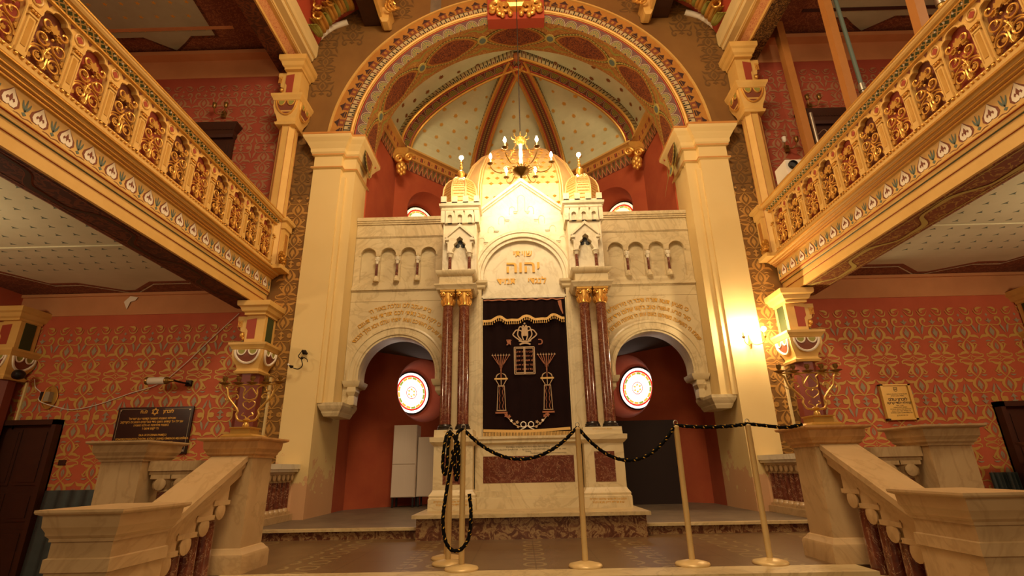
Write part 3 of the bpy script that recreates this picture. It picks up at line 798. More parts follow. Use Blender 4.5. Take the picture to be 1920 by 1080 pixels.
# ================================================================ upper beams, cove and nave ceiling
for s, nm in ((-1, 'left'), (1, 'right')):
    T = (lambda s: lambda p: (s*p[0], p[1], p[2]))(s)
    mb = MB(T)
    def run2(pts, m, y0=1.0, y1=7.33):
        for (a, b), (c, d) in zip(pts[:-1], pts[1:]):
            mb.add([(a, y0, b), (a, y1, b), (c, y1, d), (c, y0, d)], [(0, 1, 2, 3)], m, [(y0, 0), (y1, 0), (y1, 1), (y0, 1)])
    run2([(4.30, 8.0), (4.30, 7.52)], 3); run2([(4.30, 7.52), (4.02, 7.52)], 2); run2([(4.02, 7.52), (3.98, 7.50), (3.97, 7.54)], 0)
    run2([(3.97, 7.54), (3.92, 7.70)], 1); run2([(3.92, 7.70), (3.86, 7.70)], 0); run2([(3.86, 7.70), (3.84, 7.755), (3.73, 7.765), (3.715, 7.83), (3.68, 7.84), (3.66, 7.90), (3.66, 8.12), (3.70, 8.16), (4.3, 8.2)], 4)
    for k in range(2): mb.tube([(3.85-.135*k, 1, 7.72+.115*k), (3.85-.135*k, 7.33, 7.72+.115*k)], .012, 6, 0)
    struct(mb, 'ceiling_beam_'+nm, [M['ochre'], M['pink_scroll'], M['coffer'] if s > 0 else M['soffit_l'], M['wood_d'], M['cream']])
    # coved panel between beam and ceiling rib
    mb = MB(T)
    cv = [(3.68, 8.14), (3.56, 8.45), (3.30, 8.75), (3.02, 8.98), (2.9, 9.02)]
    run2(cv, 0)
    struct(mb, 'ceiling_cove_'+nm, [M['red_line']])
    mb = MB(T)
    pts = spl([(3.78, 7.33, 8.08), (3.66, 7.33, 8.33), (3.44, 7.33, 8.56), (3.17, 7.33, 8.68)], 6)
    mb.tube(pts, .055, 8, 0)
    struct(mb, 'trim_cove_edge_'+nm, M['white_p'], smooth=60)
    t = thing('cove_ornament', (s*3.3, 7.0, 8.5), 'gilded acanthus relief in the ceiling cove at top '+nm+' of the great arch', 'ornament', 'gilded cove reliefs')
    for k in range(12):
        q = MB(T); tt = k/11; bx = 3.60-.52*tt; bz = 8.20+.62*math.sin(tt*PI/2)
        yb = 7.2-.0*k
        for j in (-1, 0, 1):
            q.tube(spl([(bx, yb, bz), (bx-.03+.03*j, yb-.12, bz-.03), (bx+.01+.06*j, yb-.28-.05*(k % 3), bz-.02), (bx+.05*j, yb-.36-.05*(k % 3), bz-.08)], 4), [.01, .03, .045, .045, .05, .05, .045, .045, .04, .035, .03, .02, .01], 6, 0, flat=.5)
        q.build('leaf', M['gold'] if k % 3 else M['olive'], t, smooth=60)
    q = MB(T)
    for k in range(10):
        r = .10-.004*k; cx_, cz_ = 3.52-.05*k, 8.35+.075*k
        q.tube([(cx_+r*(1-j/20)*math.cos(j*.5), 6.9-.14*(k % 4)-.01*j, cz_-.08+r*(1-j/20)*math.sin(j*.5)) for j in range(16)], .02, 6)
    q.build('scroll_relief', M['gold'], t, smooth=60)
    # dark timber rib with carved gilt side
    mb = MB(T); mb.box(2.52, 2.84, 1.0, 7.34, 8.58, 9.4, 0); struct(mb, 'ceiling_timber_'+nm, M['wood_d'])
    mb = MB(T); mb.box(2.44, 2.50, 1.0, 7.34, 8.50, 9.4, 0); mb.rloft(2.40, 7.2, .05, .1, [(0, 8.42), (.03, 8.47), (.03, 8.6), (.06, 8.7)], 0)
    struct(mb, 'trim_timber_'+nm, M['ochre'])
    t = thing('timber_ornament', (s*2.3, 7.1, 8.5), 'gilded carved bracket beside the dark ceiling timber, '+nm+' of the keystone', 'ornament', 'gilded timber brackets')
    q = MB(T)
    for k in range(9):
        cx_, cz_ = 2.32-.05*(k % 3), 8.6+.07*k
        q.tube([(cx_+.07*(1-j/18)*math.cos(j*.55+k), 7.15-.02*j, cz_+.07*(1-j/18)*math.sin(j*.55+k)) for j in range(14)], .022, 6)
    q.build('scroll_relief', M['gold'], t, smooth=60)
mb = MB(); mb.box(-4, 4, 1.0, 7.34, 9.4, 9.5, 0); mb.box(-.62, -.15, 1, 7.34, 9.3, 9.4, 0)
struct(mb, 'ceiling_nave', M['pink_band'])
# ================================================================ lettering
def textmb(mb, s, size, f, w0, w1, m, cx=0, cy=0, heb=True, bend=None, bold=.012, sx=1.0):
    """letters as real relief; f(u,v,w)->xyz, bend=(centre v, radius)"""
    c = bpy.data.curves.new('lettering', 'FONT'); c.body = s[::-1] if heb else s
    c.size = 1.0; c.align_x = 'CENTER'; c.align_y = 'CENTER'; c.offset = bold; c.resolution_u = 2
    o = bpy.data.objects.new('lettering', c); COL.objects.link(o)
    dg = bpy.context.evaluated_depsgraph_get()
    me = bpy.data.meshes.new_from_object(o.evaluated_get(dg))
    P = [(v.co.x*size*sx, v.co.y*size) for v in me.vertices]
    def g(u, v, w):
        if bend:
            a = PI/2 - u/bend[1]; r = bend[1]+v
            return f(cx + r*math.cos(a), bend[0] + r*math.sin(a), w)
        return f(cx+u, cy+v, w)
    for i, q in enumerate(me.polygons):   # tiny steps keep overlapping strokes of a glyph apart
        dw = (i*.618 % 1)*.0005
        mb.add([g(P[k][0], P[k][1], w1+dw) for k in q.vertices], [tuple(range(len(q.vertices)))], m)
    cnt = {}
    for q in me.polygons:
        vs = list(q.vertices)
        for a, b in zip(vs, vs[1:]+vs[:1]):
            k = (min(a, b), max(a, b)); cnt[k] = cnt.get(k, 0)+1
    E_ = [k for k, n in cnt.items() if n == 1]
    if abs(w1-w0) > 1e-6:
        n = len(P)
        mb.add([g(p[0], p[1], w0) for p in P]+[g(p[0], p[1], w1) for p in P], [(a, b, n+b, n+a) for a, b in E_], m)
    bpy.data.objects.remove(o); bpy.data.curves.remove(c); bpy.data.meshes.remove(me)

def archring(mb, cx, cz, rs, f, m, a0=0, a1=PI, n=28, zleg=None):
    """rs=[(r,w)...] moulding swept round an arch, optional straight legs"""
    rows = []
    A = [a0+(a1-a0)*i/n for i in range(n+1)]
    if zleg is not None: rows.append([f(cx+r, zleg, w) for r, w in rs])
    for a in A: rows.append([f(cx+r*math.cos(a), cz+r*math.sin(a), w) for r, w in rs])
    if zleg is not None: rows.append([f(cx-r, zleg, w) for r, w in rs])
    mb.grid(rows, m)

# ================================================================ the Torah ark
ARK = thing('torah_ark', (0, 6.9, .25), 'white marble Torah ark with paired red columns, crenellated turrets and gilded domes', 'ark')
fF = lambda Y: (lambda u, v, w: (u, Y-w, v))
for s in (-1, 1):
    T = (lambda s: lambda p: (s*p[0], p[1], p[2]))(s)
    mb = MB(T)
    cx, cy, hx, hy = .905, 6.70, .235, .28
    mb.rloft(cx, cy, hx, hy, [(.045, .25), (.045, .375), (.035, .385), (.04, .41), (.01, .45), (0, .47), (0, .965), (.02, .98), (.045, 1.01), (.05, 1.065), (.005, 1.07), (0, 1.155)])
    ped = mb.build('pedestal', M['marble'], ARK, smooth=25)
    mb = MB(); fq = fF(cy-hy); g_ = s*cx
    mb.prism([(g_-.12, .53), (g_+.12, .53), (g_+.12, .87), (g_-.12, .87)], fq, 0, .004, 0); mb.build('red_panel', M['redm'], ped)
    mb = MB()
    for zc, t_, sz in ((.345, 'הוקם על ידי אנשי שלומנו היקרים', .032), (.31, 'שנת תרפ״ד לפ״ק נדבת הקהל', .03), (1.13, 'נדבת האחים היקרים', .028), (1.10, 'לזכר הוריהם הכבודים', .028)):
        textmb(mb, t_, sz, fF(cy-hy-(.045 if zc < .5 else 0)), 0, .002, 0, cx=g_, cy=zc)
    mb.build('inscription', M['letters'], ped)
    # entablature over the pair
    mb = MB(T)
    mb.rloft(.93, 6.74, .235, .22, [(.0, 2.99), (.02, 3.0), (.03, 3.03), (.05, 3.06), (.05, 3.075), (-.01, 3.08), (-.01, 3.20), (.01, 3.21), (.03, 3.235), (.04, 3.265), (.04, 3.275)])
    mb.build('entablature', M['marble'], ARK, smooth=25)
    for x in (1.035, .815):
        col = MB(T); col.lathe(x, 6.60, [(.074, 1.225), (.075, 1.9), (.073, 2.4), (.069, 2.79)], 24)
        co = col.build('column', M['redm'], ARK, smooth=60)
        b = MB(T); b.lathe(x, 6.60, [(.098, 1.155), (.1, 1.175), (.092, 1.185), (.094, 1.20), (.082, 1.21), (.078, 1.228)], 24); b.build('column_base', M['black_stone'], co, smooth=40)
        b = MB(T)
        b.lathe(x, 6.60, [(.074, 2.78), (.08, 2.79), (.078, 2.80), (.072, 2.81), (.076, 2.86), (.09, 2.93), (.085, 2.965)], 20)
        b.rloft(x, 6.60, .095, .095, [(0, 2.965), (.006, 2.98), (.006, 2.992)])
        for k in range(12):
            a = 2*PI*k/12
            b.tube([(x+math.cos(a)*r, 6.60+math.sin(a)*r, z) for r, z in ((.074, 2.80), (.086, 2.83), (.094, 2.86), (.088, 2.872))], [.012, .014, .010, .005], 5)
        for dx in (-1, 1):
            for dy in (-1, 1):
                for q in (0, 1):
                    path = []
                    for k in range(16):
                        a = k*.55; r = .034*(1-k/19)
                        if q == 0: path.append((x+dx*(.062+r*math.cos(a)), 6.60+dy*.088, 2.93+r*math.sin(a)))
                        else: path.append((x+dx*.088, 6.60+dy*(.062+r*math.cos(a)), 2.93+r*math.sin(a)))
                    b.tube(path, .009, 5)
        b.build('capital', M['gold'], co, smooth=50)
    # jamb beside the curtain
    mb = MB(T)
    mb.box(.60, .70, 6.86, 7.05, 1.07, 3.13); mb.box(.585, .62, 6.90, 7.05, 1.07, 3.0); mb.box(.70, 1.12, 6.88, 7.05, 1.07, 3.0)
    for xx in (.632, .668): mb.box(xx, xx+.006, 6.853, 6.86, 1.12, 3.1)
    mb.rloft(.635, 6.93, .07, .08, [(0, 3.12), (.015, 3.14), (.02, 3.17), (.045, 3.20), (.05, 3.235), (.0, 3.24)])
    mb.build('jamb', M['marble'], ARK, smooth=25)
    # turret
    tw = MB(T); X0, X1, YF = .655, 1.135, 6.62
    cx, hx = (X0+X1)/2, (X1-X0)/2; cy, hy = YF+.24, .24
    tw.rloft(cx, cy, hx, hy, [(0, 3.275), (0, 4.06)])
    for q in (X0+.006, X1-.018): tw.box(q, q+.012, YF-.012, YF, 3.3, 4.04)
    tow = tw.build('turret', M['marble_w'], ARK, smooth=25)
    b = MB(T)   # corbel table with little arches
    fq = (lambda s: lambda u, v, w: (s*u, YF-w, v))(s)
    o_ = MB()
    for c in (-1, 0, 1):
        xc = cx+c*.145
        inner = arcpts(xc, 4.145, .032, 0, PI, 10)+[(xc-.032, 4.05), (xc+.032, 4.05)]
        outer = [(xc+.0725, 4.145), (xc+.0725, 4.19)]+[(xc+.0725-.145*k/7, 4.24) for k in range(0, 8)]+[(xc-.0725, 4.145)]
        outer = [(xc+.0725, 4.145)]+[(xc+.0725-.0145*k, 4.24) for k in range(9)]+[(xc-.0725, 4.145), (xc-.0725, 4.04), (xc+.0725, 4.04)]
        inner = arcpts(xc, 4.145, .032, 0, PI, 10)+[(xc-.032, 4.04), (xc+.032, 4.04)]
        o_.ringprism(inner, outer, fq, -.002, .035)
    o_.v = o_.v
    o_.build('arcade_band', M['marble_w'], tow)
    b.box(X0-.02, X1+.02, YF-.0, 7.12, 4.04, 4.24); b.box(X0-.035, X0+.03, YF-.035, 7.12, 4.05, 4.24); b.box(X1-.03, X1+.035, YF-.035, 7.12, 4.05, 4.24)
    b.rloft(cx, cy, hx+.03, hy+.03, [(0, 4.24), (.01, 4.26), (.0, 4.27), (.0, 4.29), (.03, 4.31), (.035, 4.345), (.01, 4.35), (.01, 4.375)])
    b.build('cornice', M['marble_w'], tow, smooth=25)
    b = MB(T); XA, XB = X0-.04, X1+.04
    for k in range(4):
        w_ = (XB-XA)/7; b.box(XA+w_*2*k, XA+w_*(2*k+1), YF-.045, YF+.02, 4.36, 4.475)
        b.box(XA, XA+.05, YF+.11+.13*k-.07, YF+.11+.13*k, 4.36, 4.475); b.box(XB-.05, XB, YF+.11+.13*k-.07, YF+.11+.13*k, 4.36, 4.475)
    b.box(XA, XB, YF-.045, YF+.02, 4.33, 4.38); b.box(XA, XA+.05, YF, 7.1, 4.33, 4.38); b.box(XB-.05, XB, YF, 7.1, 4.33, 4.38)
    b.build('battlement', M['marble_w'], tow)
    # gabled niche on the turret
    b = MB(); xc = s*.885
    fq = fF(YF)
    b.prism([(xc-.19, 3.70), (xc-.17, 3.70), (xc-.17, 3.55), (xc-.11, 3.55), (xc-.10, 3.60), (xc-.075, 3.64), (xc-.085, 3.68), (xc-.04, 3.72), (xc-.045, 3.76), (xc, 3.80), (xc+.045, 3.76), (xc+.04, 3.72), (xc+.085, 3.68), (xc+.075, 3.64), (xc+.10, 3.60), (xc+.11, 3.55), (xc+.17, 3.55), (xc+.17, 3.70), (xc+.19, 3.70), (xc+.19, 3.76), (xc, 3.955), (xc-.19, 3.76)], fq, -.002, .09)
    for q in (-1, 1):
        b.prism([(xc+q*.205, 3.755), (xc+q*.205, 3.79), (xc, 3.995), (xc, 3.945), ][::q], fq, .0, .115)
        b.box(min(xc+q*.15, xc+q*.21), max(xc+q*.15, xc+q*.21), YF-.115, YF, 3.735, 3.775)
    nich = b.build('niche_gable', M['marble_w'], tow)
    b = MB(); b.prism(arcpts(xc, 3.745, .035, 0, 2*PI, 14)[:-1], fq, 0, .004, 0); b.prism(arcpts(xc-.04, 3.69, .033, 0, 2*PI, 14)[:-1], fq, 0, .004, 0); b.prism(arcpts(xc+.04, 3.69, .033, 0, 2*PI, 14)[:-1], fq, 0, .004, 0)
    b.build('trefoil_opening', M['black'], nich)
    for q in (-1, 1):
        b = MB(); b.lathe(xc+q*.135, YF-.05, [(.024, 3.31), (.023, 3.50)], 12); c_ = b.build('small_column', M['redm'], tow, smooth=60)
        b = MB(); b.lathe(xc+q*.135, YF-.05, [(.034, 3.275), (.034, 3.29), (.026, 3.312)], 12); b.lathe(xc+q*.135, YF-.05, [(.025, 3.495), (.03, 3.505), (.026, 3.51), (.04, 3.545), (.05, 3.55), (.05, 3.57)], 12); b.build('small_capital', M['marble_w'], c_, smooth=40)
    # gilded octagonal dome with scales
    b = MB(); dx, dy = s*.93, 6.93
    DP = [(.262, 4.36), (.268, 4.52), (.272, 4.64), (.262, 4.74), (.228, 4.83), (.17, 4.90), (.10, 4.945), (.03, 4.965)]
    b.lathe(dx, dy, DP, 8, ph=PI/8)
    dome = b.build('dome', M['gold_soft'], ARK)
    b = MB()
    for k in range(8):
        a = PI/8+k*PI/4
        b.tube([(dx+r*1.01*math.cos(a), dy+r*1.01*math.sin(a), z) for r, z in DP], .014, 6)
    b.build('rib', M['gold_soft'], dome, smooth=50)
    b = MB()
    def dome_scales(b, cxy, DPf, ksides, nrow, ncol, hw_of, r_, ph=PI/8):
        for k in ksides:
            a = k
            for r in range(nrow):
                t = (r+.5)/nrow; x_ = t*(len(DPf)-2); i = int(x_); fr = x_-i
                rr = DPf[i][0]*(1-fr)+DPf[i+1][0]*fr; zz = DPf[i][1]*(1-fr)+DPf[i+1][1]*fr
                ap = rr*math.cos(PI/8)
                hwid = rr*math.sin(PI/8)*.86; nc = max(2, int(ncol*rr/DPf[0][0]))
                for c in range(nc):
                    tt = -1+2*(c+.5+(.5 if r % 2 else 0))/nc
                    if tt > .98: continue
                    px = cxy[0]+ap*math.cos(a)-math.sin(a)*tt*hwid; py = cxy[1]+ap*math.sin(a)+math.cos(a)*tt*hwid
                    q = r_*(.6+.4*rr/DPf[0][0]); ox, oy = math.cos(a)*q*.9, math.sin(a)*q*.9; tx, ty = -math.sin(a)*q, math.cos(a)*q
                    b.add([(px-tx, py-ty, zz), (px, py, zz-q*1.1), (px+tx, py+ty, zz), (px, py, zz+q*.9), (px+ox, py+oy, zz-q*.2)], [(0, 1, 4), (1, 2, 4), (2, 3, 4), (3, 0, 4)])
    dome_scales(b, (dx, dy), DP, [-PI/2+k*PI/4 for k in (-2, -1, 0, 1, 2)], 14, 8, None, .013)
    b.build('scales', M['gold'], dome)
    b = MB(); b.lathe(dx, dy, [(.05, 4.955), (.03, 4.98), (.025, 5.0), (.055, 5.04), (.062, 5.07), (.05, 5.10), (.015, 5.13), (.012, 5.15), (.026, 5.17), (.026, 5.19), (.010, 5.21), (.02, 5.225), (.02, 5.245), (.009, 5.26), (.016, 5.275), (.016, 5.29), (.008, 5.30), (.012, 5.33)], 14)
    b.build('finial', M['gold'], dome, smooth=50)
    b = MB(); b.ball((dx, dy, 5.365), .034, 12, 8); b.build('bulb', M['bulb'], dome, smooth=80)
# centre: gable wall, arch, tympanum
mb = MB(); Y = 6.90; fq = fF(Y)
R0 = .575; zc = 3.30
gp = [(-.70, 3.20), (-.70, 4.35), (-.62, 4.385), (0, 4.90), (.62, 4.385), (.70, 4.35), (.70, 3.20), (R0, 3.20)] + arcpts(0, zc, R0, 0, PI, 30) + [(-R0, 3.20)]
mb.prism(gp, fq, -.4, 0, back=True)
for s in (-1, 1):
    mb.prism([(s*.66, 4.33), (s*.66, 4.37), (0, 4.92), (0, 4.86)][::s], fq, 0, .06); mb.prism([(s*.66, 4.30), (s*.66, 4.33), (0, 4.86), (0, 4.825)][::s], fq, 0, .03)
gab = mb.build('gable', M['marble_w'], ARK)
mb = MB()
archring(mb, 0, zc, [(.74, -.001), (.74, .03), (.72, .045), (.70, .045), (.69, .03), (.655, .03), (.645, .045), (.625, .045), (.615, .02), (.575, .02), (.575, -.06)], fq, 0, zleg=3.24)
mb.build('arch_moulding', M['marble_w'], gab, smooth=40)
mb = MB()
for s in (-1, 1):
    for k, (xa, zt) in enumerate(((.0, 4.62), (.14, 4.43), (.30, 4.27), (.46, 4.10), (.60, 3.92))):
        if k == 0 and s < 0: continue
        if k == 0: P_ = arcpts(0, 4.60, .05, PI, 0, 8); mb.tube([(-.05, Y-.0, 4.38)]+[(p[0], Y, p[1]) for p in P_]+[(.05, Y, 4.38)], .009, 5)
        else:
            zb = [0, 4.32, 4.16, 4.02, 3.66][k]
            P_ = arcpts(s*xa, zt-.02, .042, PI, 0, 8)
            mb.tube([(s*xa-.042, Y, zb)]+[(p[0], Y, p[1]) for p in P_]+[(s*xa+.042, Y, zb)], .008, 5)
        xc = s*(xa+.078) if k else s*.09
        zb = [4.36, 4.22, 4.04, 3.86, 3.60][k]
        for q in (-1, 1):
            mb.box(q*.0+xc*(q*s if k == 0 else 1)-.032, xc*(q*s if k == 0 else 1)+.032, Y-.022, Y, zb, zb+.022); mb.box(xc*(q*s if k == 0 else 1)-.026, xc*(q*s if k == 0 else 1)+.026, Y-.012, Y, zb-.02, zb)
            if k: break
mb.build('blind_arches', M['marble_w'], gab, smooth=50)
mb = MB(); fq2 = fF(Y+.03)
mb.prism([(-.59, 3.02), (.59, 3.02)]+arcpts(0, zc, .59, 0, PI, 30), fq2, -.1, 0)
mb.box(-.60, .60, 6.90, 7.05, 2.985, 3.03)
tym = mb.build('tympanum', M['marble_w'], ARK)
mb = MB()
textmb(mb, 'שויתי', .135, fq2, 0, .012, 0, 0, 3.68, bold=.015); textmb(mb, 'יהוה', .25, fq2, 0, .018, 0, 0, 3.46, bold=.015, sx=1.15)
textmb(mb, 'לנגדי', .135, fq2, 0, .012, 0, .20, 3.25, bold=.015); textmb(mb, 'תמיד', .135, fq2, 0, .012, 0, -.24, 3.25, bold=.015)
mb.build('lettering', M['letters'], tym)
# central base under the curtain
mb = MB()
mb.box(-.66, .66, 6.50, 7.0, .25, .36); mb.box(-.66, .66, 6.52, 7.0, .36, .375); mb.rloft(0, 6.80, .66, .22, [(.0, .375), (0, .40), (-.0, .44)]); mb.box(-.66, .66, 6.64, 7.05, .44, 1.0)
mb.rloft(0, 6.85, .60, .22, [(0, .98), (.03, 1.0), (.03, 1.03), (.05, 1.045), (.05, 1.07), (0, 1.08)])
base = mb.build('central_base', M['marble'], ARK, smooth=25)
mb = MB(); mb.prism([(-.56, .53), (.56, .53), (.56, .84), (-.56, .84)], fF(6.64), 0, .004); mb.build('red_panel', M['redm'], base)
mb = MB(); fi = fF(6.64)
for t_, sz, zz in (('PAMIĘCI WILHELMA FISCHERA SENATORA', .026, .945), ('ZAŁOŻYCIELOWI ŚWIĄTYNI ... I OJCOWI STOWARZYSZENIA ... ZM. 16. IX. 1907', .024, .915), ('TEMPEL', .022, .890), ('STOWARZYSZENIE IZRAELITÓW POSTĘPOWYCH', .018, .868)):
    textmb(mb, t_, sz, fi, 0, .0015, 0, .0 if zz > .87 else .25, zz, heb=False, bold=.0, sx=1.1)
mb.build('inscription', M['ink'], base)
# dark interior opening behind the curtain
mb = MB(); mb.box(-.62, .62, 7.06, 7.10, 1.05, 3.05); mb.build('inner_door', M['wood_d'], ARK)
# the large gilded dome
mb = MB(); CYD = 8.22
DB = [(.95, 4.35), (.955, 4.9), (.95, 5.1), (.90, 5.40), (.80, 5.68), (.64, 5.93), (.43, 6.11), (.20, 6.21), (.03, 6.24)]
def octo(r): c = r*.70; return [(-c, -r), (c, -r), (r, -c), (r, c), (c, r), (-c, r), (-r, c), (-r, -c)]
mb.grid([[(p[0], CYD+p[1]*.95, z) for p in octo(r)] for r, z in DB], 0, cu=True)
bd = mb.build('great_dome', M['gold_soft'], ARK)
mb = MB()
for k in range(8):
    for dd in (-.02, .02): mb.tube([(octo(r*1.0)[k][0]+dd, CYD+octo(r)[k][1]*.96, z) for r, z in DB], .018, 6)
mb.build('rib', M['gold_soft'], bd, smooth=50)
mb = MB()
for r_ in range(15):
    t = (r_+.5)/15*5.6; i = int(t); fr = t-i; i = min(i, len(DB)-2)
    rr = DB[i][0]*(1-fr)+DB[i+1][0]*fr; zz = DB[i][1]*(1-fr)+DB[i+1][1]*fr
    zz = 4.40+(r_)*.115 if zz < 5.1 else zz
    nc = int(9*rr/.95)
    for c in range(nc):
        px = -.62*rr/.95+1.24*rr/.95*(c+.5+(.4 if r_ % 2 else 0))/nc; py = CYD-rr*.95; q = .042
        if px > .64*rr/.95: continue
        mb.add([(px-q, py, zz), (px, py, zz-q*.9), (px+q, py, zz), (px, py, zz+q*.7), (px, py-q*.7, zz-q*.2)], [(0, 1, 4), (1, 2, 4), (2, 3, 4), (3, 0, 4)])
mb.build('scales', M['gold'], bd)

# ================================================================ curtain
CUR = thing('ark_curtain', (0, 6.88, 1.13), 'dark velvet Torah ark curtain embroidered with crown, tablets and candelabra', 'curtain')
mb = MB(); rows = []
for i in range(61):
    u = -.575+1.15*i/60; rows.append([(u, 6.90+.012*math.sin(u*37)*(.4+.6*(z-1.13)/1.8)-.0, z) for z in [1.13+1.85*k/12 for k in range(13)]])
mb.grid(rows, 0); mb.build('velvet', M['velvet'], CUR, smooth=80)
fc = lambda u, v, w: (u, 6.875-w, v)
# valance
def vz(u): return 2.66-.0+.055*max(0, math.cos((u-.03)*2*PI/.385))**1.0*(1)+(u+.57)*.02
mb = MB(); rows = []
for i in range(81):
    u = -.575+1.13*i/80; rows.append([(u, 6.868+.012*math.sin(u*44), z) for z in (vz(u)-.02, (vz(u)+2.95)/2, 2.955)])
mb.grid(rows, 0); val = mb.build('valance', M['velvet'], CUR, smooth=80)
mb = MB()
fv = lambda u, v, w: (u, 6.855+.008*math.sin(u*44)-w, v)
ribbon(mb, [(-.58+1.14*i/30, vz(-.58+1.14*i/30)-.02) for i in range(31)], [.035]*31, fv, .004, 0, 3)
ribbon(mb, [(-.57+1.14*i/20, 2.945+.006*math.sin(i*2.3)) for i in range(21)], [.018]*21, fv, .006, 1, 3)
for i in range(38):
    u = -.57+1.12*i/37; z = vz(u)-.035
    mb.lathe(u, 6.845, [(.003, z+.0), (.006, z-.008), (.0045, z-.014), (.011, z-.045), (.010, z-.047)], 7)
ribbon(mb, [(.50, 2.92), (.515, 2.82), (.54, 2.72)], [.05, .035, .01], fv, .008, 1)
mb.build('gold_trim', [M['fringe'], M['thread_r']], val, smooth=50)
mb = MB()
ribbon(mb, [(-.575, 1.165), (0, 1.15), (.56, 1.175)], [.035]*3, fc, .006, 0)
for i in range(60):
    u = -.57+1.13*i/59; mb.box(u-.006, u+.006, 6.862, 6.868, 1.075-.012*math.cos(u*3), 1.14)
mb.build('bottom_fringe', M['fringe'], CUR)
mb = MB()   # crown
for s in (-1, 1):
    for x0, x1, hh in ((.02, .03, .175), (.045, .08, .16), (.07, .135, .12)):
        L_ = spl([(s*x0, 2.36), (s*(x0+x1)/1.3, 2.43), (s*x1*1.12, 2.37+hh*.8), (s*x1*.8, 2.37+hh*1.15), (s*x1*.25, 2.37+hh*.95), (s*x0*.5, 2.42)], 5)
        ribbon(mb, L_, [.016]*len(L_), fc, .004+.001*x0, 0, 1)
    ribbon(mb, [(0, 2.345), (s*.04, 2.343), (s*.085, 2.355)], [.022]*3, fc, .006, 0); ribbon(mb, [(0, 2.32), (s*.04, 2.315), (s*.075, 2.30)], [.022]*3, fc, .006, 0)
mb.prism(arcpts(0, 2.60, .014, 0, 2*PI, 10)[:-1], fc, 0, .004)
textmb(mb, 'כ', .13, fc, 0, .004, 1, .215, 2.335, bold=.01); textmb(mb, 'ת', .13, fc, 0, .004, 1, -.215, 2.335, bold=.01)
mb.build('embroidered_crown', [M['thread'], M['thread_r']], CUR)
mb = MB()   # tablets
for (a, b, c, d) in ((-.15, .125, 1.895, 2.265),):
    for q, w_ in ((0, .012), (.018, .008)):
        ribbon(mb, [(a+q, c+q), (a+q, d-q)], [w_]*2, fc, .004, 0); ribbon(mb, [(b-q, c+q), (b-q, d-q)], [w_]*2, fc, .004, 0)
        ribbon(mb, [(a+q, c+q), (b-q, c+q)], [w_]*2, fc, .004, 0); ribbon(mb, [(a+q, d-q), (b-q, d-q)], [w_]*2, fc, .004, 0)
    ribbon(mb, [(-.02, c), (-.02, d)], [.01]*2, fc, .005, 0); ribbon(mb, [(-.005, c), (-.005, d)], [.01]*2, fc, .005, 0)
for k, (t1, t2) in enumerate((('אנכי ה׳', 'לא תרצח'), ('לא יהיה', 'לא תנאף'), ('לא תשא', 'לא תגנב'), ('זכור את', 'לא תענה'), ('כבד את', 'לא תחמד'))):
    textmb(mb, t1, .038, fc, 0, .004, 1, .055, 2.20-.06*k, bold=.015); textmb(mb, t2, .036, fc, 0, .004, 1, -.078, 2.20-.06*k, bold=.015)
mb.build('embroidered_tablets', [M['thread'], M['thread_r']], CUR)
for s, x0 in ((-1, -.335), (1, .285)):
    mb = MB()
    for k in range(-3, 4):
        if k: ribbon(mb, [(x0, 1.98-.028*(3-abs(k))+.0), (x0+k*.038, 2.155)], [.008]*2, fc, .003, 1)
        ribbon(mb, [(x0+k*.038-.012, 2.158), (x0+k*.038+.012, 2.158)], [.012]*2, fc, .004, 0)
        ribbon(mb, [(x0+k*.038, 2.16), (x0+k*.038, 2.18)], [.006, .002], fc, .004, 0)
    ribbon(mb, [(x0, 1.83), (x0, 2.15)], [.012, .01], fc, .004, 1)
    for q in (-1, 1): ribbon(mb, [(x0+q*.07, 1.845), (x0+q*.055, 1.885), (x0+q*.015, 1.91)], [.01, .014, .008], fc, .004, 0)
    ribbon(mb, [(x0-.09, 1.835), (x0+.09, 1.835)], [.022]*2, fc, .005, 2)
    for q in (-1, 0, 1): ribbon(mb, [(x0+q*.07, 1.82), (x0+q*.03, 1.75)], [.012, .008], fc, .004, 0)
    ribbon(mb, [(x0-.045, 1.74), (x0+.045, 1.74)], [.014]*2, fc, .005, 0)
    for q in (-1, 1): ribbon(mb, [(x0+q*.042, 1.74), (x0+q*.058, 1.42)], [.009]*2, fc, .004, 0); ribbon(mb, [(x0+q*.022+.006*math.sin(k*2), 1.73-.03*k) for k in range(11)], [.007]*11, fc, .004, 1)
    ribbon(mb, [(x0-.065, 1.42), (x0+.065, 1.42)], [.01]*2, fc, .005, 0); ribbon(mb, [(x0-.08, 1.39), (x0+.08, 1.39)], [.022]*2, fc, .005, 1)
    mb.build('embroidered_candelabrum', [M['thread'], M['thread_r'], M['fringe']], CUR)
mb = MB()
for s in (-1, 1):
    ribbon(mb, [(0, 1.215), (s*.08, 1.205), (s*.16, 1.235), (s*.22, 1.29), (s*.27, 1.35)], [.01]*5, fc, .003, 0)
    for px, pz, r_, m_ in ((.27, 1.355, .034, 1), (.235, 1.34, .028, 1), (.205, 1.285, .022, 2), (.165, 1.245, .02, 0), (.13, 1.265, .026, 0), (.12, 1.205, .02, 0)):
        mb.prism(star(s*px, pz, r_, 5, .6), fc, 0, .004, m_)
    L_ = arcpts(s*.05, 1.235, .035, 0, 2*PI, 10); ribbon(mb, L_, [.012]*11, fc, .004, 2, 1)
    ribbon(mb, [(0, 1.22), (s*.04, 1.19), (s*.09, 1.17)], [.008, .012, .006], fc, .004, 2)
mb.build('embroidered_garland', [M['thread'], M['thread_r'], M['white_p']], CUR)

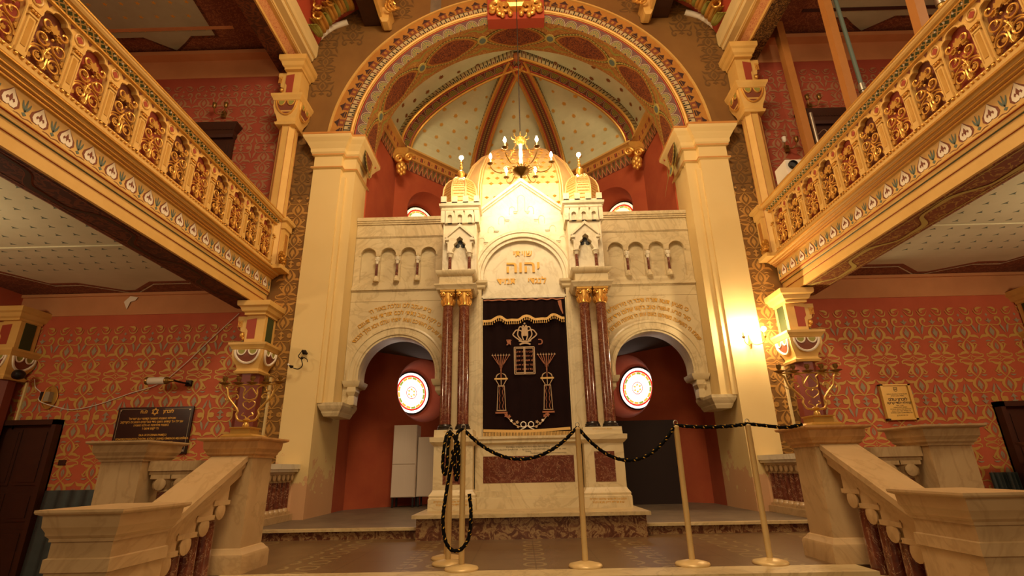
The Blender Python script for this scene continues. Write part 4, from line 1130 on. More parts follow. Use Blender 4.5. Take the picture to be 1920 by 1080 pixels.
# ================================================================ marble screens with the side arches
INS = {-1: ('בית יעקב לכו ונלכה באור ה׳', 'כי לקח טוב נתתי לכם תורתי אל תעזבו', 'שאו שערים ראשיכם ושאו פתחי עולם ויבא מלך הכבוד'),
       1: ('כי מציון תצא תורה ודבר ה׳ מירושלים', 'סור מרע ועשה טוב בקש שלום ורדפהו', 'שמחו ה׳ הושיעה משיחנו בשם עוזו ה׳ נאמנה ממרום עזר בך')}
for s, nm in ((-1, 'left'), (1, 'right')):
    SCN = thing('marble_screen', (s*1.95, 7.75, 2.0), 'marble wall screen with arched passage and gilt Hebrew inscription, '+nm+' of the ark', 'screen', 'marble arch screens')
    fw = (lambda s: lambda u, v, w: (s*u, 7.70-w, v))(s)
    T = (lambda s: lambda p: (s*p[0], p[1], p[2]))(s)
    R1, cz, cx = .59, 2.07, 1.95
    mb = MB()
    xo, xi = 2.755, 1.10
    niches = []
    for k in range(4): niches.append(((2.53, 2.205, 1.87, 1.54)[k]))
    outer = [(xo, 1.62), (xo, 3.5), (xi, 3.5), (xi, 1.93), (cx-R1, 1.93), (cx-R1, cz)] + [(cx-R1*math.cos(a), cz+R1*math.sin(a)) for a in [PI*i/30 for i in range(31)]][1:] + [(cx+R1, 1.90), (2.60, 1.86), (2.62, 1.62)]
    mb.prism(outer, fw, -.3, 0, 0, back=True)
    up = [(xo, 3.5), (xo, 4.60), (xi, 4.60), (xi, 3.5)]
    loops = [up]
    for xc in niches: loops.append([(xc+.125*math.cos(a), 4.05+.125*math.sin(a)) for a in [PI*i/10 for i in range(11)]] + [(xc-.125, 3.57), (xc+.125, 3.57)])
    tri = tessellate_polygon([[Vector((p[0], p[1], 0)) for p in l] for l in loops]); pts = [p for l in loops for p in l]
    mb.add([fw(p[0], p[1], 0) for p in pts], [tuple(t) for t in tri], 0)
    for l in loops[1:]:
        n = len(l); mb.add([fw(p[0], p[1], 0) for p in l]+[fw(p[0], p[1], -.07) for p in l], [(i, (i+1) % n, n+(i+1) % n, n+i) for i in range(n)], 0)
    mb.add([fw(*p, -.07) for p in ((xo, 3.5), (xo, 4.6), (xi, 4.6), (xi, 3.5))], [(0, 1, 2, 3)], 0)
    mb.T = T; mb.box(xi, xo, 7.78, 8.0, 3.5, 4.7, 0)
    wallp = mb.build('wall_slab', M['marble'], SCN)
    for z0, z1, o in ((4.60, 4.63, .02), (4.63, 4.66, .035), (4.66, 4.72, .05), (4.36, 4.375, .012), (4.375, 4.39, .02), (3.41, 3.43, .012), (3.43, 3.47, .035), (3.47, 3.485, .02), (3.245, 3.255, .006)):
        mb = MB(T); mb.box(xi, xo, 7.70-o, 7.95 if z0 > 4.5 else 7.705, z0, z1); mb.build('string_course', M['marble'], SCN)
    mb = MB()
    archring(mb, cx, cz, [(R1+.175, -.001), (R1+.175, .03), (R1+.155, .04), (R1+.14, .04), (R1+.13, .025), (R1+.07, .025), (R1+.06, .04), (R1+.03, .04), (R1+.02, .02), (R1-.006, .02), (R1-.006, -.305)], fw, 0, zleg=1.93)
    mb.build('arch_moulding', M['marble'], SCN, smooth=40)
    for q, xx in ((1, cx+R1+.05), (-1, cx-R1-.05)):
        mb = MB(T); mb.rloft(xx+.03*q, 7.84, .10, .17, [(.0, 1.89), (.01, 1.90), (.03, 1.95), (.035, 1.985), (0, 1.99)])
        if q == 1: mb.rloft(xx+.02, 7.74, .05, .08, [(-.03, 1.60), (.0, 1.63), (.0, 1.72), (-.01, 1.76), (.02, 1.82), (.01, 1.89)])
        else: mb.rloft(xx, 7.80, .05, .10, [(-.04, 1.76), (0, 1.82), (0, 1.89)])
        mb.build('corbel', M['marble'], SCN, smooth=30)
    mb = MB()
    for xc in niches: archring(mb, xc, 4.05, [(.150, 0), (.150, .012), (.128, .012), (.128, 0)], fw, 0, zleg=4.03)
    mb.build('arcade_moulding', M['marble'], SCN)
    for xc in [(niches[k]+niches[k+1])/2 for k in range(3)]:
        b = MB(T); b.lathe(xc, 7.66, [(.022, 3.66), (.021, 3.88)], 12); c_ = b.build('colonnette', M['redm_d'], SCN, smooth=60)
        b = MB(T); b.lathe(xc, 7.66, [(.022, 3.87), (.028, 3.88), (.024, 3.89), (.035, 3.93), (.046, 3.96), (.046, 3.985)], 12)
        for k in range(6):
            a = k*PI/3; b.ball((xc+.034*math.cos(a), 7.66+.034*math.sin(a), 3.94), .014, 6, 4)
        b.build('leaf_capital', M['marble_w'], c_, smooth=40)
        b = MB(T); b.lathe(xc, 7.66, [(.05, 3.57), (.05, 3.61), (.034, 3.635), (.03, 3.65), (.023, 3.665)], 8, ph=PI/8); b.build('foot', M['marble'], c_, smooth=30)
    mb = MB()
    fi = lambda u, v, w: (u, 7.70-w, v)
    t1, t2, t3 = INS[s]
    textmb(mb, t1, .098, fi, 0, .010, 0, s*1.95, 0, bend=(2.0, 1.17), bold=.015, sx=.92)
    textmb(mb, t2, .098, fi, 0, .010, 0, s*1.95, 0, bend=(2.02, 1.03), bold=.015, sx=.92)
    textmb(mb, t3, .094, fi, 0, .010, 0, s*1.95, 0, bend=(2.06, .875), bold=.015, sx=.80)
    mb.build('inscription', M['letters'], SCN)
# ================================================================ gallery balustrades
def panel_frame(mb, y0):
    f = lambda u, v, w: (3.80-w, y0+u, v)
    half = [(0, 4.285), (.03, 4.283), (.06, 4.268), (.072, 4.24), (.10, 4.236), (.128, 4.218), (.138, 4.185), (.136, 4.155), (.15, 4.12), (.152, 4.05), (.152, 3.90), (.152, 3.705)]
    inner = half + [(-p[0], p[1]) for p in half[::-1][:-1]]
    inner = half[1:] + [(-p[0], p[1]) for p in half[1:]][::-1] + [half[0]]
    outer = []
    for p in inner:
        if p[1] < 3.71: outer.append((.2035 if p[0] > 0 else -.2035, 3.70))
        elif p[1] < 4.13: outer.append((.2035 if p[0] > 0 else -.2035, p[1]))
        elif p[1] < 4.225: outer.append(((.2035 if p[0] > 0 else -.2035), 4.13+(p[1]-4.12)*1.6))
        else: outer.append((p[0]*1.9 if abs(p[0]) > .06 else p[0]*1.2, 4.315))
    mb.ringprism(inner, outer, f, -.05, .0, 0)
    # raised rim round the opening and a circle over the post
    mb.tube([f(p[0], p[1], .004) for p in inner], .009, 5, 0, closed=True)
    mb.tube([f(-.2035+.045*math.cos(a), 4.235+.05*math.sin(a), .004) for a in [2*PI*k/12 for k in range(12)]], .008, 5, 0, closed=True)
    for q in (-1, 1): mb.prism([(q*.088, 4.306), (q*.145, 4.306), (q*.105, 4.262)][::q], f, 0, .003, 1)
def panel_scroll(mb, y0):
    P = lambda u, v, w=0: (3.815-w, y0+u, v)
    def vol(cx, cz, r, a0, turns, sg, th=.010):
        n = int(14*turns)
        mb.tube([P(cx+sg*r*(1-.62*k/n)*math.cos(a0+turns*2*PI*k/n), cz+r*(1-.62*k/n)*math.sin(a0+turns*2*PI*k/n), .012+.012*k/n) for k in range(n+1)], [th*(1-.4*k/n) for k in range(n+1)], 5)
    for sg in (-1, 1):
        vol(sg*.074, 3.815, .068, 0, 1.25, sg, .009); vol(sg*.076, 3.985, .062, PI, 1.2, sg, .009); 
        mb.tube([P(*q) for q in spl([(sg*.008, 3.75), (sg*.02, 3.82), (sg*.012, 3.90), (-sg*.02, 3.97), (-sg*.07, 4.03)], 4)], .009, 5)
        mb.tube([P(*q) for q in spl([(0, 3.90), (sg*.04, 3.925), (sg*.10, 3.90), (sg*.135, 3.86)], 4)], .007, 5)
        vol(sg*.075, 4.13, .042, PI*1.2, .9, sg, .012)
    LEAF = [(0, 0), (.012, .012), (.03, .012), (.028, .028), (.045, .035), (.032, .047), (.03, .066), (.014, .056), (0, .085)]
    LEAF = LEAF + [(-p[0], p[1]) for p in LEAF[::-1][1:-1]]
    for cx, cz, a, k in ((0, 4.09, 0, 1.15), (.035, 4.07, -.8, .8), (-.035, 4.07, .8, .8), (.07, 3.985, .3, .55), (-.07, 3.985, -.3, .55), (.07, 3.80, .3, .6), (-.07, 3.80, -.3, .6), (0, 3.93, PI, 1.0), (.12, 3.90, -1.2, .8), (-.12, 3.90, 1.2, .8), (0, 3.74, 0, .9), (.12, 3.75, -.4, .7), (-.12, 3.75, .4, .7), (0, 3.85, 0, .7)):
        c_, s_ = math.cos(a)*k, math.sin(a)*k
        pts = [(cx+p[0]*c_-p[1]*s_, cz+p[0]*s_+p[1]*c_) for p in LEAF]
        mb.prism(pts, P, -.01, .008, 1)
    for cz in (3.90, 4.03): mb.ball(P(0, cz, .015), .013, 7, 5)
def post_mesh(mb, y):
    mb.box(3.782, 3.86, y-.031, y+.031, 3.70, 4.10, 0); mb.box(3.774, 3.86, y-.040, y+.040, 3.70, 3.745, 0); mb.box(3.774, 3.86, y-.040, y+.040, 4.055, 4.07, 0)
    mb.box(3.778, 3.782, y-.018, y+.018, 3.78, 4.03, 1)
    mb.box(3.77, 3.86, y-.045, y+.045, 4.115, 4.135, 0)
    for k in (-1, 0, 1): mb.ball((3.772, y+.024*k, 4.092), .013, 6, 4, 2)
for s, nm in ((-1, 'left'), (1, 'right')):
    T = (lambda s: lambda p: (s*p[0], p[1], p[2]))(s)
    GB = thing('gallery_balustrade', (s*3.8, 4.573, 3.65), 'gilded balustrade of scrollwork panels along the '+nm+' gallery', 'balustrade', 'gilded gallery balustrades')
    mb = MB(T); Y0, Y1 = -.9, 7.28
    def run(pts, m, y0=Y0, y1=Y1):
        for (a, b), (c, d) in zip(pts[:-1], pts[1:]):
            mb.add([(a, y0, b), (a, y1, b), (c, y1, d), (c, y0, d)], [(0, 1, 2, 3)], m, [(y0, 0), (y1, 0), (y1, 1), (y0, 1)])
    run([(3.80, 4.30), (3.775, 4.305), (3.775, 4.318), (3.79, 4.322)], 0)
    run([(3.79, 4.322), (3.742, 4.372)], 1)
    run([(3.742, 4.372), (3.73, 4.372), (3.728, 4.385), (3.705, 4.39), (3.69, 4.41), (3.682, 4.435), (3.69, 4.455), (3.72, 4.47), (3.92, 4.47), (3.92, 4.30), (3.80, 4.30)], 0)
    for xx, zz in ((3.775, 4.312), (3.735, 4.378), (3.684, 4.437)): mb.tube([(xx, Y0, zz), (xx, Y1, zz)], .010, 6, 2)
    y = .8
    while y < 7.2:
        mb.ball((3.775, y, 4.33), .012, 5, 3, 2); mb.ball((3.752, y+.05, 4.355), .010, 5, 3, 3); y += .1
    mb.build('handrail', [M['ochre'], M['greenband'], M['gold'], M['white_p']], GB, smooth=35)
    mb = MB(T)
    mb.box(3.79, 3.90, Y0, Y1, 3.667, 3.70, 0)
    y = 1.2
    while y < 7.2: mb.ball((3.78, y, 3.684), .015, 6, 4, 1); y += .0508
    mb.build('bottom_rail', [M['ochre'], M['gold']], GB, smooth=50)
    mb = MB(T); mb.box(3.868, 3.90, Y0, Y1, 3.70, 4.32, 0); mb.build('back_wall', M['ochre_d'], GB)
    m1 = MB(T); post_mesh(m1, 4.573); post = m1.build('post', [M['ochre'], M['gold_paint'], M['gold']], GB)
    pan = []
    for c in (0, 1):
        m2 = MB(T); panel_frame(m2, 4.776); pf = m2.build('panel', [M['ochre'], M['brown_p']], GB, smooth=40)
        m2 = MB(T); m2.box(3.852, 3.867, 4.573, 4.979, 3.70, 4.315, 0); m2.build('painted_back', M['brown_p'] if c == 0 else M['red_p'], pf)
        m2 = MB(T); panel_scroll(m2, 4.776); m2.build('scrollwork', [M['gold'], M['gold_paint']], pf, smooth=50)
        m2 = MB(T); m2.prism(star(4.5725, 4.235, .034, 4, .75), lambda u, v, w: (3.80-w, u, v), -.02, .004); m2.build('red_quatrefoil', M['red_p'], pf)
        pan.append(pf)
    for k in range(-9, 6):
        if k: 
            c_ = copy_tree(post, GB, loc=(0, .406*k, 0))
        src = pan[k % 2]
        if k in (0, 1): src.location = (0, .406*k, 0)
        else: copy_tree(src, GB, loc=(0, .406*k, 0))
    copy_tree(post, GB, loc=(0, .406*6, 0))
    # end pier with carved leaf
    mb = MB(T); mb.rloft(3.755, 7.18, .075, .09, [(.05, 3.60), (.05, 3.66), (0, 3.68), (0, 4.26), (.02, 4.27), (.02, 4.37), (.05, 4.39), (.06, 4.43), (.04, 4.46)], 0)
    for q in (-.03, 0.0, .03): mb.box(3.672, 3.682, 7.18+q-.008, 7.18+q+.008, 3.9, 4.2, 1)
    pier = mb.build('end_pier', [M['ochre'], M['ochre_d']], GB, smooth=25)
    mb = MB(T)
    for k in range(9):
        a = -1.9+3.8*k/8
        mb.tube([(3.68, 7.10, 3.70), (3.66-.02, 7.06+.05*math.sin(a), 3.74+.05*math.cos(a)), (3.63, 7.05+.10*math.sin(a), 3.76+.10*math.cos(a)), (3.62, 7.05+.12*math.sin(a), 3.72+.13*math.cos(a))], [.018, .024, .022, .008], 6)
    mb.ball((3.63, 7.05, 3.82), .035, 8, 6, 0); mb.ball((3.62, 7.02, 3.73), .04, 8, 6, 0)
    mb.build('acanthus_knob', M['ornate'], pier, smooth=60)

# ================================================================ engaged columns carrying the galleries
def eng_column(s, X, lower, label, group):
    T = (lambda s: lambda p: (s*p[0], p[1], p[2]))(s); Y = 7.12
    t = thing('gallery_column', (s*X, Y, -.75 if lower else 3.66), label, 'column', group)
    if lower: zs, zb, r, smat, k = -.75, 2.0, .155, M['shaft_red'], 1.0
    else: zs, zb, r, smat, k = 3.66, 6.12, .135, M['ochre'], 1.32
    mb = MB(T); mb.lathe(X, Y, [(r*1.05, zs), (r, zb+.02)], 8, 0, ph=PI/8)
    if not lower:
        for q in range(8):
            a = q*PI/4+PI/8; mb.tube([(X+r*1.04*math.cos(a), Y+r*1.04*math.sin(a), z) for z in (zs, zb)], .006, 4, 1)
    else: mb.box(X-.19, X-.165, 7.30, 7.34, zs, zb, 1)
    mb.build('shaft', [smat, M['ochre_d'] if not lower else M['cream']], t)
    h = .215
    mb = MB(T); z = lambda q: zb+q*k
    mb.rloft(X, Y, h, h, [(-.05, z(0)), (-.035, z(.03)), (-.06, z(.05)), (-.065, z(.07)), (-.05, z(.12)), (-.02, z(.18)), (0, z(.25)), (0, z(.33)), (.01, z(.335)), (.02, z(.36)), (.045, z(.39)), (.05, z(.42)), (0, z(.425))], 0)
    cap = mb.build('capital', M['ochre'], t, smooth=25)
    mb = MB(T)
    for face in (0, 1):
        hh = h+.001
        if face == 0: f = lambda u, v, w: (X+u, Y-hh-w+max(0, (z(.25)-v))*.28, v)
        else: f = lambda u, v, w: (X-hh-w+max(0, (z(.25)-v))*.28, Y+u, v)
        mb.prism(arcpts(0, z(.32), .16, PI, 2*PI, 14, .17*k), f, 0, .004, 1)
        P_ = arcpts(0, z(.32), .17, PI, 2*PI, 14, .18*k); mb.tube([f(p[0], p[1], .008) for p in P_], .016, 5, 0)
        for q in (-1, 1):
            mb.prism(arcpts(q*.075, z(.32), .05, PI, 2*PI, 8, .06*k), f, .004, .007, 2)
            mb.tube([f(p[0], p[1], .010) for p in arcpts(q*.078, z(.32), .06, PI, 2*PI, 8, .07*k)], .010, 5, 0)
    mb.build('painted_fans', [M['white_p'] if lower else M['gold'], M['brown_p'], M['olive']], cap, smooth=50)
    mb = MB(T)
    mb.rloft(X-.01, Y+.03, .13, .16, [(0, z(.425)), (0, z(.86))], 0)
    mb.rloft(X-.01, Y+.0, .15, .19, [(0, z(.84)), (.0, z(.87)), (.03, z(.89)), (.05, z(.94)), (.08, z(.96)), (.085, z(.99)), (.085, z(1.03))], 0)
    if lower: mb.box(X-.145, X-.141, Y-.06, Y+.12, z(.45), z(.83), 1)
    imp = mb.build('impost', [M['ochre'], M['green_d']], t, smooth=25)
    mb = MB(T)
    mb.prism([(.125, z(.46)), (.15, z(.50)), (.17, z(.56)), (.15, z(.60)), (.21, z(.62)), (.22, z(.68)), (.20, z(.74)), (.27, z(.78)), (.27, z(.84)), (.11, z(.84)), (.11, z(.46))], lambda u, v, w: (X+u, Y-w, v), -.02, .10, 0)
    for q in range(4): mb.tube([(X+.215+.03*j/4, Y-.108+.0*q-.0, z(.68+.1*j/4)) if False else (X+.20+.018*q, Y-.105, z(.68)+(.10*k)*j/4) for j in range(5)], .006, 4, 1)
    mb.ball((X+.175, Y-.11, z(.56)), .035, 8, 5, 1, 1.2); mb.ball((X+.15, Y-.11, z(.51)), .025, 8, 5, 1)
    mb.prism([(-.02, z(.50)), (.09, z(.50)), (.09, z(.62)), (.12, z(.66)), (.12, z(.78)), (-.02, z(.80))], lambda u, v, w: (X+u, Y-.131-w, v), 0, .003, 2)
    mb.build('side_bracket', [M['ochre'], M['gold'], M['red_p']], imp, smooth=40)
for s, nm in ((-1, 'left'), (1, 'right')):
    eng_column(s, 3.86, True, 'red octagonal column with painted capital under the '+nm+' gallery beam, beside the arch wall', 'columns under the galleries')
    eng_column(s, 7.42, True, 'red column with painted capital at the far '+nm+' aisle corner, by the picture edge', 'columns under the galleries')
    eng_column(s, 3.86, False, 'slender ochre column with painted capital standing above the '+nm+' gallery balustrade', 'columns above the galleries')
# corner pilaster strip: sloping rope light etc.
# ================================================================ doors
for s, n_, x0, x1, zt in ((-1, 1, 6.55, 7.5, 1.46), (1, 2, 6.46, 7.42, 1.44)):
    T = (lambda s: lambda p: (s*p[0], p[1], p[2]))(s)
    mb = MB(T)
    mb.box(x0, x1, 7.30, 7.335, -.75, zt, 0); mb.box(x0-.0, x0+.06, 7.20, 7.33, -.75, zt, 0); mb.box(x0, x1, 7.20, 7.33, zt-.07, zt, 0)
    for a, b in ((x0+.12, (x0+x1)/2-.03), ((x0+x1)/2+.05, x1-.06)):
        for z0, z1 in ((-.6, .05), (.15, .5), (.6, zt-.12)):
            mb.box(a, b, 7.285, 7.30, z0, z1, 0); mb.box(a+.04, b-.04, 7.275, 7.285, z0+.04, z1-.04, 0)
    o = struct(mb, 'door_%d' % n_, M['wood_d'])
for s, n_, x0, x1, zt in ((-1, 3, 4.88, 5.5, 6.1), (1, 4, 4.80, 5.45, 6.05)):
    T = (lambda s: lambda p: (s*p[0], p[1], p[2]))(s)
    mb = MB(T); mb.box(x0, x1, 7.28, 7.33, 3.6, zt, 0)
    mb.rloft((x0+x1)/2, 7.28, (x1-x0)/2, .05, [(0, zt), (.02, zt+.05), (.02, zt+.12), (.05, zt+.16), (.09, zt+.22), (.09, zt+.25)], 0)
    for k in range(int((x1-x0)/.045)): mb.box(x0+.045*k, x0+.045*k+.025, 7.19, 7.23, zt+.13, zt+.165, 0)
    for a, b in ((x0+.06, (x0+x1)/2-.03), ((x0+x1)/2+.03, x1-.06)): mb.box(a, b, 7.262, 7.28, 4.4, zt-.1, 0); mb.box(a+.04, b-.04, 7.25, 7.262, 4.5, zt-.15, 0)
    struct(mb, 'door_%d' % n_, M['wood_d'])
# ================================================================ marble newels and balustrades
CAPN = [(.012, -.155), (.012, -.14), (.03, -.125), (.032, -.11), (.05, -.085), (.055, -.03), (.085, -.02), (.09, -.012), (.09, 0)]
def newel(s, X0, X1, Y0, Y1, zb, zt, label, big=False, brown=False, base=True):
    T = (lambda s: lambda p: (s*p[0], p[1], p[2]))(s)
    cx, cy, hx, hy = (X0+X1)/2, (Y0+Y1)/2, (X1-X0)/2, (Y1-Y0)/2
    t = thing('newel_post', (s*cx, cy, zb), label, 'newel post', 'marble newel posts')
    k = 1.0
    mb = MB(T)
    pr = [(.0, zb+.0)]
    if base: pr = [(.05, zb), (.05, zb+.11), (.042, zb+.13), (.03, zb+.14), (.012, zb+.165), (0, zb+.17)]
    mb.rloft(cx, cy, hx, hy, pr+[(0, zt-.16), (.0, zt-.155)], 0)
    if big:
        mb.rloft(cx, cy, hx, hy, [(.0, zt-.30), (.012, zt-.295), (.012, zt-.235), (0, zt-.23)], 0)
    mb.build('shaft', M['marble_t'], t, smooth=25)
    mb = MB(T); mb.rloft(cx, cy, hx, hy, [(o*(.78 if big else 1), zt+z*k) for o, z in CAPN], 0)
    mb.build('cap', M['marble_cap'] if brown else M['marble_t'], t, smooth=25)
    return t
def baluster_mb(mb, x, y, z0, z1, r=.06, dn=0.0):
    h = z1-z0
    mb.lathe(x, y, [(r*.86, z0+.07), (r*.82, z1-.125)], 16, 0)
def cap_mb(mb, x, y, z1, r):
    mb.lathe(x, y, [(r*.82, z1-.13), (r*.95, z1-.125), (r*.95, z1-.118), (r*.84, z1-.112), (r*1.0, z1-.085), (r*1.22, z1-.05), (r*1.28, z1-.035)], 16, 0)
    mb.rloft(x, y, r*1.3, r*1.3, [(-.01, z1-.035), (0, z1-.03), (0, z1)], 0)
    for k in (-1, 1):
        mb.lathe(x, y+k*(r*1.1), [(.004, -.004), (r*.75, -.002), (r*.75, .012*k), (r*.5, .016*k), (.004, .018*k)], 12, 0, axis='y', cz=z1-.07)
        mb.lathe(x+k*(r*1.1), y, [(.004, -.004), (r*.75, -.002), (r*.75, .012*k), (r*.5, .016*k), (.004, .018*k)], 12, 0, axis='x', cz=z1-.07)
def foot_mb(mb, x, y, z0, r):
    mb.rloft(x, y, r*1.15, r*1.15, [(0, z0), (0, z0+.03)], 0)
    mb.lathe(x, y, [(r*1.1, z0+.03), (r*1.12, z0+.042), (r*1.0, z0+.052), (r*.95, z0+.058), (r*.86, z0+.075)], 16, 0)
def balusters(t, T, spots, r):
    for x, y, z0, z1 in spots:
        mb = MB(T); baluster_mb(mb, x, y, z0, z1, r); b = mb.build('baluster', M['redm_d'], t, smooth=60)
        mb = MB(T); cap_mb(mb, x, y, z1, r); mb.build('baluster_cap', M['marble_t'], b, smooth=30)
        mb = MB(T); foot_mb(mb, x, y, z0, r); mb.build('baluster_foot', M['marble_t'], b, smooth=30)
for s, nm in ((-1, 'left'), (1, 'right')):
    T = (lambda s: lambda p: (s*p[0], p[1], p[2]))(s)
    newel(s, 2.21, 2.54, 4.21, 4.54, 0.0, .97, 'marble newel with brown cap at the top of the steps under the '+nm+' candelabrum', brown=True)
    newel(s, 3.09, 3.42, 4.21, 4.54, 0.0, .96, 'plain pale marble newel at the '+nm+' outer corner of the platform', base=True)
    newel(s, 2.19, 2.51, 2.86, 3.29, -.745, .54, 'broad marble newel at the foot of the steps, nearest the picture bottom on the '+nm, big=True)
    # sloping stair balustrade
    t = thing('stair_balustrade', (s*2.42, 3.8, -.5), 'sloping marble balustrade with red balusters beside the '+nm+' edge of the steps', 'balustrade', 'marble stair balustrades')
    y0, y1 = 3.295, 4.205; zr = lambda y: .40+(y-3.345)/(4.205-3.345)*.435
    mb = MB(T); hw = .17
    for (w_, a, b) in ((.145, -.045, 0), (.13, -.09, -.045), (.11, -.15, -.09)):
        rows = [[(2.385-w_, y, zr(y)+a), (2.385+w_, y, zr(y)+a), (2.385+w_, y, zr(y)+b), (2.385-w_, y, zr(y)+b)] for y in (y0, y1)]
        mb.grid(rows, 0, cu=True); mb.add(rows[0], [(0, 1, 2, 3)], 0)
    ys = [3.47+.178*k for k in range(4)]
    for y in ys: mb.add([(2.41-.12, y-.085, zr(y-.085)-.15), (2.41+.12, y-.085, zr(y-.085)-.15), (2.41+.12, y+.085, zr(y+.085)-.15), (2.41-.12, y+.085, zr(y+.085)-.15), (2.41-.12, y-.085, zr(y)-.22), (2.41+.12, y-.085, zr(y)-.22), (2.41+.12, y+.085, zr(y)-.22), (2.41-.12, y+.085, zr(y)-.22)], [(0, 1, 5, 4), (1, 2, 6, 5), (2, 3, 7, 6), (3, 0, 4, 7), (4, 5, 6, 7)], 0)
    mb.build('handrail', M['marble_t'], t)
    mb = MB(T)
    st = lambda y: -.75+.15*min(5, max(0, int((y-2.73)/.3)+1)) if y < 3.93 else 0
    for i in range(4):
        ya, yb = ys[i]-.089, ys[i]+.089; zt_ = zr(ys[i])-.22-.62
        mb.box(2.30, 2.58, ya, yb, -.742, zt_, 0)
    mb.build('string', M['marble_t'], t)
    balusters(t, T, [(2.385, y, zr(y)-.22-.62, zr(y)-.22) for y in ys], .08)
    # platform front balustrade
    t = thing('platform_balustrade', (s*2.82, 4.37, 0), 'short marble balustrade between the candelabrum newel and outer newel, '+nm, 'balustrade', 'short marble platform balustrades')
    mb = MB(T); mb.box(2.545, 3.085, 4.29, 4.47, .73, .805); mb.box(2.545, 3.085, 4.31, 4.45, .70, .73); mb.build('rail', M['marble_t'], t)
    mb = MB(T); mb.box(2.595, 3.035, 4.30, 4.46, 0.002, .10); mb.build('plinth', M['marble_t'], t)
    balusters(t, T, [(x, 4.38, .10, .70) for x in (2.655, 2.815, 2.975)], .064)
    # side balustrade along the sanctuary floor
    t = thing('side_balustrade', (s*3.2, 6.5, .11), 'white capped marble balustrade running to the '+nm+' pilaster beside the sanctuary floor', 'balustrade', 'marble side balustrades')
    mb = MB(T); mb.box(3.08, 3.34, 6.16, 7.255, .74, .80); mb.box(3.10, 3.32, 6.18, 7.25, .705, .74); mb.build('rail', M['marble_w'], t)
    mb = MB(T); mb.box(3.10, 3.32, 6.18, 7.22, .112, .19); mb.build('plinth', M['marble_t'], t)
    balusters(t, T, [(3.2, 6.26+.128*k, .19, .705) for k in range(8)], .052)
# ================================================================ brass candelabra on the newels
def candelabrum(s, X, Y, label):
    t = thing('candelabrum', (X, Y, .972), label, 'candelabrum', 'five-light brass candelabra')
    z0 = .972
    mb = MB(); mb.rloft(X, Y, .10, .10, [(.03, z0), (.03, z0+.015), (.01, z0+.03), (-.02, z0+.035), (-.02, z0+.075), (-.01, z0+.08), (-.01, z0+.088)]); mb.build('base', M['brass'], t, smooth=25)
    P = lambda u, v: (X+u, Y, z0+v)
    mb = MB(); mb.lathe(X, Y, [(.02, z0+.088), (.028, z0+.10), (.022, z0+.12), (.012, z0+.135), (.03, z0+.15), (.012, z0+.165)], 12)
    for q in (-1, 1):
        mb.tube([P(*p) for p in spl([(q*.01, .14), (q*.07, .15), (q*.095, .19), (q*.09, .23), (q*.14, .29), (q*.185, .34), (q*.20, .39), (q*.215, .42), (q*.245, .435)], 5)], .0095, 7)
        mb.tube([P(*p) for p in spl([(q*.165, .32), (q*.155, .355), (q*.12, .365), (q*.10, .34), (q*.115, .325)], 5)], .0055, 5)
        mb.tube([P(*p) for p in spl([(0, .315), (q*.05, .33), (q*.06, .37), (q*.055, .41), (q*.09, .435), (q*.13, .425), (q*.135, .395), (q*.16, .39), (q*.115, .385)], 5)], .006, 5)
        mb.tube([P(*p) for p in spl([(q*.06, .35), (q*.03, .39), (0, .425)], 4)], .006, 5)
        mb.tube([P(*p) for p in spl([(0, .235), (q*.045, .265), (q*.05, .295), (q*.02, .308), (0, .295)], 4)], .005, 5)
        mb.tube([P(*p) for p in spl([(0, .15), (q*.02, .18), (q*.05, .19), (q*.035, .21)], 4)], .005, 5)
        mb.tube([P(*p) for p in spl([(q*.09, .23), (q*.13, .235), (q*.145, .255)], 4)], .004, 5)
        mb.tube([P(*p) for p in spl([(q*.16, .32), (q*.20, .315), (q*.215, .335)], 4)], .004, 5)
    mb.build('scroll_frame', M['brass'], t, smooth=60)
    mb = MB(); mb.tube([P(-.255, .445), P(.255, .445)], .007, 6); mb.build('crossbar', M['brass'], t)
    for k in range(5):
        x = X-.24+.12*k; mb = MB()
        mb.lathe(x, Y, [(.008, z0+.445), (.02, z0+.452), (.045, z0+.462), (.046, z0+.466), (.012, z0+.468), (.010, z0+.48), (.020, z0+.492), (.021, z0+.512), (.017, z0+.514), (.022, z0+.518), (.018, z0+.518)], 14)
        mb.build('candle_cup', M['brass_dk'], t, smooth=50)
candelabrum(-1, -2.39, 4.37, 'brass five-light candelabrum on the newel in front of the black plaque wall')
candelabrum(1, 2.37, 4.37, 'brass five-light candelabrum on the newel near the yellow plaque wall')
mb = MB(); mb.add([(2.13, 4.24, .975), (2.27, 4.20, .975), (2.30, 4.34, .985), (2.17, 4.36, .985)], [(0, 1, 2, 3)]); mb.add([(2.13, 4.24, .973), (2.27, 4.20, .973), (2.30, 4.34, .973), (2.17, 4.36, .973)], [(0, 1, 2, 3)])
tagit(mb.build('paper_sheet', M['paper']), 'white paper sheets lying beside the candelabrum base near the yellow plaque', 'paper')
mb = MB(); mb.box(2.10, 2.16, 4.24, 4.36, .972, .984); tagit(mb.build('black_folder', M['black']), 'small black folder edge on the newel cap beside white papers', 'folder')
